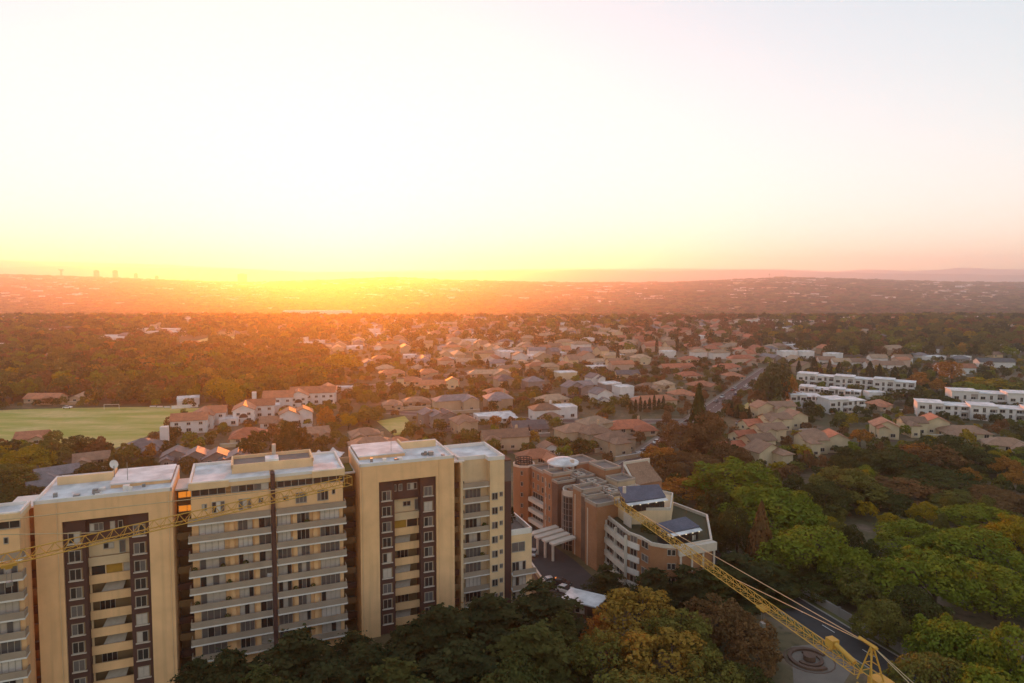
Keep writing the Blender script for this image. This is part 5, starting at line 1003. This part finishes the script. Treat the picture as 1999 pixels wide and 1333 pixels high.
def trunk_mesh(seed, C, thick=0.022, top=0.55):
    rr = random.Random(seed); mb = MB(); p = Vector((0, 0, -0.01)); q = Vector((rr.uniform(-.02, .02), rr.uniform(-.02, .02), top * 0.5)); e = Vector((rr.uniform(-.03, .03), rr.uniform(-.03, .03), top))
    mb.bar(p, q, thick * 1.25, 7, thick); mb.bar(q, e, thick, 7, thick * 0.6)
    if len(C) > 3:
        for k in range(0, min(len(C), 26), 2): s = q.lerp(e, rr.random()); mb.bar(s, Vector(C[k]), thick * 0.42, 5, thick * 0.12)
    else: mb.bar(e, Vector((0, 0, 0.97)), thick * 0.6, 6, thick * 0.1)
    return mb.mesh('trunk', M['bark'])
def kind(fn, seeds, *a, **k):
    out = []
    for s in seeds: me, C = fn(s, *a, **k); out.append((me, trunk_mesh(s, C, k.get('thick', 0.022) if False else 0.022, 0.6)))
    return out
K = dict(
    dome_near=kind(dome, (1, 2, 3, 4, 5), 15000, 0.0175, 25, (0.11, 0.20), 0.04), ragged_near=kind(dome, (11, 12, 13), 8500, 0.018, 60, (0.06, 0.115), 0.12, 1.0, 0.40), cedar_near=kind(cedar, (21, 22, 23), 8000, 0.021, 7),
    dome_mid=kind(dome, (31, 32, 33, 34, 35), 2400, 0.038, 26, (0.11, 0.19), 0.1), ragged_mid=kind(dome, (41, 42), 1900, 0.034, 36, (0.07, 0.13), 0.14, 1.0, 0.40), cone=kind(cone, (51, 52), 1800, 0.035), column=kind(column, (61, 62), 1300, 0.04),
    dome_far=kind(dome, (71, 72, 73, 74), 900, 0.058, 18, (0.12, 0.21), 0.12), cone_far=kind(cone, (81,), 300, 0.08))
TREES = []
LOOK = dict(green='bright green', dark='dark green', cedar='blackish green', olive='olive green', gold='golden brown', yellow='yellow', orange='orange', brown='russet brown')
SHAPE = dict(dome='spreading tree', ragged='loose-crowned tree', cedar='tiered cedar', cone='pointed conifer', column='slim cypress')
NAME = dict(dome='broadleaf_tree', ragged='autumn_tree', cedar='cedar_tree', cone='conifer_tree', column='cypress_tree')
def tree(p, r, h, kd, col, rnd, label=None):
    fam = kd.split('_')[0]; cm, tm = K[kd][rnd.randrange(len(K[kd]))]; z = float(height(p[0], p[1]))
    t = empty(NAME[fam], (p[0], p[1], z), rnd.uniform(0, 6.28)); s = (2 * r * rnd.uniform(0.93, 1.07), 2 * r * rnd.uniform(0.93, 1.07), h)
    obj('trunk', tm, t, None, 0, None, s); obj('crown', cm, t, None, 0, L[col], s)
    size = 'tall ' if h > 13 else ('small ' if h < 6 else '')
    if label: tag(t, label, 'tree', 'trees of the suburb')
    else: pend(t, f'{size}{LOOK[col]} {SHAPE[fam]}', 'tree', 'trees of the suburb', (p[0], p[1], h * 0.6))
    return t
rt = random.Random(99)
def near(px, top, wpx, y, kd, col, label=None, hmin=5):                # crown seen at px with its top at row top, standing y metres away
    q = at_y(px, top, y); h = max(q.z, hmin); r = wpx / 2 / FPX * y; p = (q.x, y); tree(p, r, h, kd, col, rt, label); foot(p, r * 0.62)
NEAR = [
 (690, 1234, 150, 107, 'cedar_near', 'cedar'), (790, 1226, 150, 108, 'cedar_near', 'cedar'), (385, 1288, 140, 101, 'cedar_near', 'cedar'), (1100, 1195, 110, 112, 'cedar_near', 'dark'),
 (445, 1272, 230, 95, 'cedar_near', 'cedar'), (580, 1236, 280, 98, 'cedar_near', 'cedar'), (715, 1262, 250, 95, 'cedar_near', 'cedar'), (860, 1188, 270, 108, 'cedar_near', 'cedar'), (955, 1166, 250, 114, 'cedar_near', 'cedar'),
 (1055, 1138, 210, 120, 'cedar_near', 'cedar'), (1040, 1225, 270, 100, 'cedar_near', 'dark'), (905, 1258, 300, 94, 'cedar_near', 'cedar'), (770, 1296, 300, 90, 'cedar_near', 'dark'), (640, 1300, 260, 88, 'cedar_near', 'cedar'), (500, 1310, 240, 88, 'cedar_near', 'dark'), (1000, 1290, 240, 90, 'dome_near', 'dark'),
 (1185, 1104, 105, 136, 'cedar_near', 'cedar'), (1278, 1112, 130, 131, 'cedar_near', 'cedar'), (1340, 1105, 120, 130, 'cedar_near', 'cedar'), (1440, 1086, 220, 137, 'cedar_near', 'cedar'), (1500, 1100, 170, 140, 'cedar_near', 'dark'), (1390, 1110, 150, 133, 'cedar_near', 'dark'),
 (1245, 1142, 190, 116, 'ragged_near', 'gold'), (1162, 1200, 95, 116, 'ragged_near', 'orange'), (1325, 1165, 170, 112, 'ragged_near', 'olive'), (1205, 1225, 190, 104, 'ragged_near', 'olive'), (1310, 1232, 240, 100, 'ragged_near', 'gold'), (1235, 1290, 260, 92, 'ragged_near', 'olive'), (1380, 1262, 170, 96, 'ragged_near', 'olive'),
 (1405, 1160, 160, 118, 'ragged_near', 'brown'), (1455, 1195, 150, 114, 'ragged_near', 'brown'), (1480, 1245, 120, 106, 'ragged_near', 'brown'), (1440, 1290, 160, 96, 'dome_near', 'dark'),
 (1600, 1018, 190, 146, 'dome_near', 'green'), (1660, 1055, 130, 140, 'dome_near', 'green'), (1500, 935, 200, 170, 'dome_near', 'green'), (1435, 900, 220, 190, 'dome_near', 'green'), (1560, 960, 120, 166, 'dome_near', 'green'), (1400, 960, 110, 176, 'dome_near', 'dark'), (1645, 905, 150, 195, 'dome_near', 'olive'), (1610, 940, 120, 186, 'dome_near', 'dark'),
 (1772, 1010, 160, 158, 'dome_near', 'green'), (1920, 985, 140, 172, 'dome_near', 'green'), (1990, 1005, 130, 150, 'dome_near', 'yellow'), (1925, 1025, 190, 146, 'dome_near', 'green'), (1825, 1078, 235, 128, 'dome_near', 'green'), (1735, 1165, 120, 118, 'dome_near', 'olive'),
 (1950, 1100, 200, 128, 'dome_near', 'green'), (1840, 1205, 170, 108, 'dome_near', 'green'), (1915, 1215, 210, 104, 'dome_near', 'green'), (1985, 1230, 190, 96, 'dome_near', 'green'), (1860, 1275, 190, 96, 'dome_near', 'olive'), (1945, 1290, 200, 90, 'dome_near', 'green'), (1790, 1150, 130, 121, 'dome_near', 'dark'),
 (1487, 982, 76, 150, 'cone', 'brown'), (1440, 985, 90, 158, 'dome_near', 'dark'), (1530, 1040, 100, 148, 'ragged_near', 'olive'), (1400, 1010, 70, 160, 'dome_near', 'dark'), (1680, 1100, 120, 134, 'ragged_near', 'olive'), (1620, 1120, 120, 138, 'dome_near', 'dark'), (1570, 1095, 100, 146, 'dome_near', 'dark'), (1700, 1130, 110, 128, 'ragged_near', 'olive'),
 (1365, 752, 66, 250, 'cone', 'dark'), (1330, 812, 120, 242, 'ragged_near', 'brown'), (1388, 800, 100, 246, 'dome_near', 'brown'), (1300, 862, 90, 232, 'ragged_near', 'orange'), (1350, 880, 150, 222, 'ragged_near', 'brown'), (1410, 865, 80, 232, 'ragged_near', 'brown'), (1335, 925, 110, 200, 'ragged_near', 'orange'), (1300, 960, 90, 186, 'dome_near', 'dark'), (1345, 990, 110, 176, 'dome_near', 'dark'),
 (1800, 856, 150, 232, 'ragged_near', 'brown'), (1738, 876, 140, 222, 'dome_near', 'dark'), (1860, 846, 140, 236, 'dome_near', 'dark'), (1690, 880, 110, 226, 'dome_near', 'dark'), (1958, 884, 66, 218, 'ragged_near', 'orange'), (1897, 908, 50, 212, 'ragged_near', 'orange'), (1990, 915, 70, 206, 'ragged_near', 'orange'), (1785, 855, 70, 236, 'ragged_near', 'orange'), (1915, 880, 120, 226, 'dome_near', 'dark'), (1680, 832, 50, 262, 'ragged_mid', 'orange'), (1850, 920, 190, 206, 'dome_near', 'dark'), (1780, 930, 170, 202, 'ragged_near', 'brown'), (1700, 950, 150, 196, 'dome_near', 'dark'), (1950, 950, 160, 190, 'dome_near', 'brown'), (1880, 965, 120, 190, 'dome_near', 'olive'),
 (1515, 695, 70, 350, 'dome_mid', 'dark'), (1500, 720, 70, 340, 'dome_mid', 'dark'), (1540, 725, 40, 350, 'ragged_mid', 'orange'), (1480, 755, 44, 335, 'dome_mid', 'brown'), (1525, 775, 50, 330, 'dome_mid', 'olive'), (1500, 765, 50, 345, 'dome_mid', 'dark'),
 (1845, 770, 90, 335, 'dome_mid', 'dark'), (1770, 755, 80, 350, 'dome_mid', 'dark'), (1720, 770, 50, 345, 'dome_mid', 'olive'), (1860, 700, 60, 420, 'dome_mid', 'orange'), (1790, 722, 44, 400, 'dome_mid', 'orange'), (1830, 738, 42, 390, 'dome_mid', 'orange'), (1930, 735, 110, 385, 'dome_mid', 'yellow'), (1985, 740, 90, 380, 'dome_mid', 'olive'), (1900, 745, 80, 380, 'dome_mid', 'green'),
 (435, 733, 72, 345, 'dome_mid', 'yellow'), (458, 752, 46, 338, 'dome_mid', 'yellow'), (668, 686, 84, 470, 'dome_mid', 'yellow'), (630, 706, 60, 460, 'dome_mid', 'yellow'), (55, 872, 120, 225, 'dome_near', 'yellow'), (100, 860, 80, 232, 'dome_near', 'olive'), (150, 846, 70, 245, 'dome_near', 'dark'), (180, 858, 60, 244, 'ragged_near', 'brown'), (15, 900, 130, 205, 'dome_near', 'olive'), (30, 935, 150, 185, 'dome_near', 'dark'), (-20, 920, 120, 195, 'dome_near', 'dark'), (10, 965, 140, 168, 'dome_near', 'dark'),
 (250, 905, 70, 210, 'dome_near', 'dark'), (215, 895, 70, 215, 'dome_near', 'dark'), (310, 912, 60, 205, 'dome_near', 'olive'), (372, 888, 44, 222, 'dome_near', 'dark'), (170, 905, 60, 214, 'dome_near', 'dark'), (150, 930, 90, 196, 'dome_near', 'olive'), (285, 890, 50, 224, 'dome_near', 'dark'), (342, 830, 40, 272, 'dome_mid', 'dark'), (560, 825, 56, 246, 'dome_near', 'dark'), (588, 832, 44, 250, 'dome_near', 'dark'), (635, 786, 44, 290, 'dome_mid', 'orange'), (680, 805, 40, 292, 'dome_mid', 'yellow'), (720, 790, 60, 305, 'dome_mid', 'olive'), (700, 800, 40, 300, 'dome_mid', 'olive'), (615, 862, 30, 240, 'dome_mid', 'dark'), (484, 850, 44, 240, 'dome_mid', 'dark'), (15, 856, 50, 245, 'dome_mid', 'dark'),
 (1135, 846, 44, 246, 'ragged_mid', 'dark'), (960, 852, 40, 248, 'dome_mid', 'olive'), (925, 838, 50, 262, 'dome_mid', 'olive'), (790, 860, 30, 250, 'dome_mid', 'brown'),
]
for px, top, wpx, y, kd, col in NEAR: near(px, top, wpx, y, kd, col)
for k in range(9):                                                      # clipped cypress row behind the long terrace
    p = at(1565 + k * 27 + (k % 3) * 4, 742 + k * 2.6); tree(p + Vector((3, 12, 0)), 1.9 + (k % 2) * 0.8, 11 + (k * 7 % 4), 'column', 'cedar', rt)
for k in range(8):
    p = at(1232 + k * 9, 806 - k * 1.2); tree(p, 1.0, 5.5 + (k % 3), 'column', 'cedar', rt); foot(p, 1.5)
for k in range(16):                                                     # street trees along both sides of the avenue
    q = AV0 + avd * (52 + 17.5 * k) + avn * (7.2 if k % 2 else -7.2); tree((q.x, q.y), 2.3 + (k * 5 % 4) * 0.35, 5.5 + (k * 3 % 5) * 0.5, 'dome_mid', ('brown', 'olive', 'brown', 'dark')[k % 4], rt); foot(q, 1.5)
for px, py in ((1428, 812), (1440, 816), (1462, 820), (1510, 838), (1532, 836)):
    p = at(px, py); tree(p, 1.7, 6.5, 'cone', 'cedar', rt)
for px, py, hh in ((1206, 712, 12), (1282, 690, 14), (1322, 686, 13), (952, 726, 9), (1250, 700, 10)):
    p = at(px, py); tree(p, 1.6, hh, 'column', 'cedar', rt); foot(p, 1.5)

# ------------------------------------------------------------------ landmarks for the labels
for px, py, t in ((200, 830, 'playing field'), (490, 810, 'white school'), (1225, 840, 'large red-roofed house'), (1275, 788, 'long terracotta villa'), (888, 795, 'long grey-roofed house'), (965, 820, 'flat white-roofed house'), (985, 870, 'chimneyed sandy house'), (1430, 770, 'avenue with cars'), (1270, 885, 'near avenue end'), (1365, 760, 'pointed avenue tree'), (1660, 755, 'long six-unit terrace'), (1655, 800, 'short white terraces'), (1900, 815, 'right-hand terrace'), (1610, 870, 'beige gabled pair'), (1500, 865, 'stepped beige row'), (1820, 840, 'terracotta-gabled house'), (1950, 875, 'right edge brown house'), (1700, 712, 'white-trimmed gable houses'), (1930, 715, 'dark long roof'), (1340, 715, 'long red roof'), (1250, 705, 'pedimented tan house'), (1060, 815, 'white and brown villa'), (855, 755, 'cream gabled building'), (670, 690, 'glowing yellow tree'), (435, 750, 'school yellow tree'), (90, 780, 'roof beyond the field'), (368, 785, 'white box house'), (105, 945, 'left grey roofs'), (400, 900, 'small grey gables'), (725, 875, 'brown hipped house'), (1120, 1040, 'brick hotel entrance'), (1240, 1090, 'hotel terrace wing'), (1330, 1010, 'blue hotel pavilions'), (1580, 1290, 'round fountain court'), (1640, 1200, 'boundary wall'), (1700, 1320, 'crane apex'), (1130, 1180, 'gatehouse'), (520, 1200, 'balcony block'), (800, 1200, 'right portal tower'), (980, 1100, 'slender tower'), (1820, 1150, 'biggest green crown'), (1590, 1050, 'green central crown'), (1490, 1000, 'russet cone tree'), (1930, 1250, 'lower right corner'), (1950, 1000, 'right edge thicket'), (1780, 950, 'russet thicket'), (1500, 960, 'green pavilion grove'), (415, 665, 'small far lawn'), (225, 665, 'long white sheds'), (1110, 660, 'ridge-foot houses'), (1500, 700, 'dark avenue trees'), (560, 640, 'sun glow'), (60, 640, 'left hazy slope'), (900, 660, 'central far houses'), (1300, 650, 'russet far grove'), (1700, 660, 'dark tree belt'), (1950, 660, 'right hazy plain'), (60, 700, 'left forest'), (280, 720, 'forest above the field'), (560, 720, 'forest behind the school'), (1040, 730, 'centre of the suburb'), (1150, 700, 'cream villas')): landmark(px, py, t)

# ------------------------------------------------------------------ scattered houses and woods
FA = np.array(FOOT)
def free(x, y, r, A): return not np.any((A[:, 0] - x) ** 2 + (A[:, 1] - y) ** 2 < (A[:, 2] + r) ** 2)
rs = random.Random(5)
far_h = []
y = 470.0
while y < 1240:
    x = -0.82 * y
    while x < 0.82 * y:
        gx, gy = x + rs.uniform(-7, 7), y + rs.uniform(-7, 7); px, py = pix((gx, gy, 0)); u = rs.random()
        mid_ = np.clip((px - 560 - 60 * math.sin(gy / 37)) / 220, 0, 1) * np.clip((1570 + 60 * math.sin(gy / 29) - px) / 190, 0, 1); pr = (0.24 + 0.5 * mid_) * np.clip(1.25 - (gy - 470) / 900, 0.35, 1)
        if u < pr and free(gx, gy, 10, FA): far_h.append((gx, gy, px, py))
        x += 19
    y += 18
far_h.sort(key=lambda t: t[1]); n_ind = 285 - NH
PAL = [('sand', 'browntile'), ('sand', 'tantile'), ('beige', 'tantile'), ('pinkw', 'terracotta'), ('white', 'greytile'), ('white', 'tantile'), ('sand', 'terracotta'), ('greywall', 'greytile'), ('white', 'membrane'), ('cream', 'browntile')]
stuffm = {}
for i, (gx, gy, px, py) in enumerate(far_h):
    wm, rm = PAL[rs.randrange(len(PAL))] if not (1230 < px < 1480 and rs.random() < 0.55) else ('pinkw', 'redtile')
    wd, dp, st = rs.uniform(9, 17), rs.uniform(7, 9), rs.choice((1, 1, 2)); rf = 'flat' if rm == 'membrane' else rs.choice(('hip', 'hip', 'gable_x', 'gable_y')); yaw = 18 + rs.choice((0, 0, 90)) + rs.uniform(-8, 8)
    if rf == 'gable_y': wd = min(wd, 12)
    if i < n_ind:
        o = house((gx, gy), round(wd), round(dp), st, rf, wm, rm, yaw, None, False, 1 if gy < 620 else 0); pend(o, f"{WN[wm]} {'two-storey ' if st == 2 else ''}house with {RN[rm]} roof", 'house', 'suburban houses', (gx, gy, 3))
    else:
        for part, mt, mb in (('w', wm, wall_mesh(wd, dp, 2.9 * st, rf, 2.3)), ('r', rm, roof_mesh(wd, dp, 2.9 * st, rf, 2.3))):
            S_ = stuffm.setdefault(mt, MB()); c, s = math.cos(R(yaw)), math.sin(R(yaw)); k0 = len(S_.v); z = float(height(gx, gy))
            S_.v += [(gx + a * c - b * s, gy + a * s + b * c, z + q) for a, b, q in mb.v]; S_.f += [tuple(k0 + t for t in f) for f in mb.f]; S_.m += [0] * len(mb.f)
# specks of buildings on the far slopes
r3 = random.Random(17)
for k in range(2800):
    px = r3.uniform(-80, 2080); yy = r3.choice((r3.uniform(1150, 1900), r3.uniform(1900, 4900), r3.uniform(2600, 5000)))
    gx = (px - 999.5) / FPX * yy; cl = math.sin(px / 57.0) + math.sin(px / 23.0 + yy / 140) + math.sin(yy / 90.0)
    if cl < 0.2: continue
    k_ = max(1, yy / 1700); wd, dp, h = k_ * r3.uniform(7, 26), r3.uniform(7, 13), r3.uniform(3, 6) * min(k_, 2); mt = r3.choice(('white', 'white', 'beige', 'pinkw', 'membrane')); S_ = stuffm.setdefault(mt, MB()); z = float(height(gx, yy))
    S_.box(gx - wd / 2, gx + wd / 2, yy - dp / 2, yy + dp / 2, z - 3, z + h + 1.5)
for px, py, wd, dp in ((225, 668, 46, 9), (240, 664, 40, 9), (300, 650, 60, 10), (325, 656, 40, 8), (125, 650, 30, 8), (12, 682, 24, 8), (1490, 632, 60, 10), (1560, 634, 90, 10), (1640, 626, 70, 10), (1890, 624, 80, 10), (620, 612, 120, 14)):
    p = at(px, py); stuffm.setdefault('white', MB()).box(p.x - wd / 2, p.x + wd / 2, p.y - dp / 2, p.y + dp / 2, -0.5, 5.5); foot(p, wd * 0.4)
all_ = MB(); mats = []
for mt, S_ in stuffm.items():
    k0 = len(all_.v); all_.v += S_.v; all_.f += [tuple(k0 + t for t in f) for f in S_.f]; all_.m += [len(mats)] * len(S_.f); mats.append(M[mt])
tag(all_.build('distant_houses', mats), 'pale roofs and walls of far-off houses fading into the haze', 'houses', kind='stuff')
FA = np.array(FOOT)
cand = []
y = 128.0
while y < 1290:
    sp = 6.6 if y < 240 else (6.4 if y < 520 else (10.5 if y < 700 else 13.0)); x = -0.84 * y
    while x < 0.84 * y:
        gx, gy = x + rs.uniform(-.45, .45) * sp, y + rs.uniform(-.45, .45) * sp; px, py = pix((gx, gy, 0)); x += sp
        u = rs.random(); big = True
        if py > 900 and 330 < px < 1180: continue
        if inside((gx, gy), FIELD): continue
        if 640 < px < 1480 and py > 690: pr, big = 0.74, False
        elif px <= 640 and py > 690: pr = 0.9 if py < 800 else 0.6; big = py < 790
        elif px > 1480 and 700 < py < 880: pr, big = 0.65, False
        elif py > 880: pr = 0.85
        else:
            inm = 640 + 50 * math.sin(gy / 37) < px < 1500 + 60 * math.sin(gy / 29); pr = (0.66 + 0.25 * np.clip((gy - 500) / 500, 0, 1)) if inm else 0.88; big = (not inm) or u < 0.08 + 0.4 * np.clip((gy - 480) / 500, 0, 1)
        if u > pr: continue
        if big: r_ = rs.uniform(3.6, 7.2); h = r_ * rs.uniform(1.35, 1.9) + 1.5
        else: r_ = rs.uniform(1.3, 3.5); h = r_ * rs.uniform(1.3, 2.0) + 0.5
        if py > 880: r_, h = rs.uniform(2.2, 4.4), rs.uniform(3.5, 7.5)
        if not free(gx, gy, r_ * 0.45, FA):
            r_, h = rs.uniform(0.9, 1.6), rs.uniform(1.6, 3.0)
            if not free(gx, gy, 0.2, FA): continue
        cand.append((gx, gy, r_, h, px, py))
    y += sp
cand.sort(key=lambda c: -c[2] * c[3] / c[1] ** 2)
N_IND = 175; POINTS = []
def pick(px, py):
    q = rs.random()
    if px > 1480 and py > 700: return rs.choice(['dark', 'dark', 'olive', 'olive', 'brown', 'green', 'yellow'])
    if 1230 < px < 1480: return rs.choice(['brown', 'brown', 'olive', 'dark'])
    return rs.choices(['dark', 'olive', 'brown', 'green', 'yellow', 'gold', 'orange'], [30, 38, 17, 9, 2, 2, 1])[0]
for i, (gx, gy, r_, h, px, py) in enumerate(cand):
    col = pick(px, py)
    if i < N_IND and h > 4 and -30 < px < 2030:
        kd = 'dome_near' if gy < 240 else ('dome_mid' if rs.random() < 0.75 else 'ragged_mid'); tree((gx, gy), r_, h, kd, col, rs)
    else: POINTS.append((gx, gy, float(height(gx, gy)), r_, h, col, 0))
# woods on the valley sides and ridge
yy = 1290.0
while yy < RIDGE_Y + 150:
    sp = 16 + (yy - 1290) / 3900 * 30; x = -0.84 * yy
    while x < 0.84 * yy:
        gx, gy = x + rs.uniform(-.5, .5) * sp, yy + rs.uniform(-.5, .5) * sp; x += sp
        if rs.random() < 0.12: continue
        r_ = rs.uniform(0.5, 0.85) * sp; POINTS.append((gx, gy, float(height(gx, gy)) - 1, r_, (rs.uniform(7, 13) + (3 if rs.random() < .1 else 0)) * (1 + (gy - 1290) / 9000), rs.choices(['dark', 'olive', 'brown'], [5, 3, 2])[0], 1))
    yy += sp
def woods(name, pts, label):
    cols = ['dark', 'olive', 'brown', 'green', 'yellow', 'gold', 'orange']; protos = bpy.data.collections.new(name + '_kinds'); idx = {}
    for c in cols:
        for q, (cm, tm) in enumerate(K['dome_far']):
            o = bpy.data.objects.new(f'wood_{c}_{q}', cm.copy()); o.data.materials.clear(); o.data.materials.append(L[c]); protos.objects.link(o); idx[(c, q)] = o.name
    order = {n: i for i, n in enumerate(sorted(idx.values()))}
    me = bpy.data.meshes.new(name); me.from_pydata([p[:3] for p in pts], [], [])
    a = me.attributes.new('kind_index', 'INT', 'POINT'); a.data.foreach_set('value', [order[idx[(p[5], rs.randrange(4))]] for p in pts])
    a = me.attributes.new('size', 'FLOAT_VECTOR', 'POINT'); a.data.foreach_set('vector', [v for p in pts for v in (2 * p[3], 2 * p[3], p[4])])
    a = me.attributes.new('turn', 'FLOAT', 'POINT'); a.data.foreach_set('value', [rs.uniform(0, 6.28) for p in pts])
    o = obj(name, me); ng = bpy.data.node_groups.new(name, 'GeometryNodeTree')
    ng.interface.new_socket('Geometry', in_out='INPUT', socket_type='NodeSocketGeometry'); ng.interface.new_socket('Geometry', in_out='OUTPUT', socket_type='NodeSocketGeometry')
    N = ng.nodes; gi, go, ip, ci = N.new('NodeGroupInput'), N.new('NodeGroupOutput'), N.new('GeometryNodeInstanceOnPoints'), N.new('GeometryNodeCollectionInfo')
    ci.inputs['Collection'].default_value = protos; ci.inputs['Separate Children'].default_value = True; ci.inputs['Reset Children'].default_value = True; ip.inputs['Pick Instance'].default_value = True
    def named(nm, ty): n = N.new('GeometryNodeInputNamedAttribute'); n.data_type = ty; n.inputs['Name'].default_value = nm; return n.outputs['Attribute']
    cx = N.new('ShaderNodeCombineXYZ'); ng.links.new(named('turn', 'FLOAT'), cx.inputs[2])
    ng.links.new(gi.outputs[0], ip.inputs['Points']); ng.links.new(ci.outputs[0], ip.inputs['Instance']); ng.links.new(named('kind_index', 'INT'), ip.inputs['Instance Index']); ng.links.new(named('size', 'FLOAT_VECTOR'), ip.inputs['Scale']); ng.links.new(cx.outputs[0], ip.inputs['Rotation']); ng.links.new(ip.outputs[0], go.inputs[0])
    md = o.modifiers.new('scatter', 'NODES'); md.node_group = ng
    tag(o, label, 'woods', kind='stuff'); return o
woods('suburban_foliage', [p for p in POINTS if p[6] == 0], 'garden trees and shrubs filling the gaps between houses and groves')
woods('distant_woods', [p for p in POINTS if p[6] == 1], 'hazy woods covering the valley and the far ridge')
# ------------------------------------------------------------------ haze
mb = MB(); mb.box(-26000, 26000, -450, 14800, -90, 430); m = bpy.data.materials.new('evening_haze'); m.use_nodes = True; n_ = m.node_tree; n_.nodes.clear()
out = n_.nodes.new('ShaderNodeOutputMaterial'); v = n_.nodes.new('ShaderNodeVolumePrincipled'); v.inputs['Density'].default_value = HAZE_DENSITY; v.inputs['Anisotropy'].default_value = HAZE_G; v.inputs['Color'].default_value = (*HAZE_COLOR, 1)
n_.links.new(v.outputs[0], out.inputs['Volume']); m.cycles.homogeneous_volume = True
tag(mb.build('haze', m), 'warm evening haze filling the valley', 'haze', kind='stuff')
finish_labels()
print('houses', NH, 'far', len(far_h), 'cand', len(cand), 'points', len(POINTS), 'objects', len(bpy.data.objects))
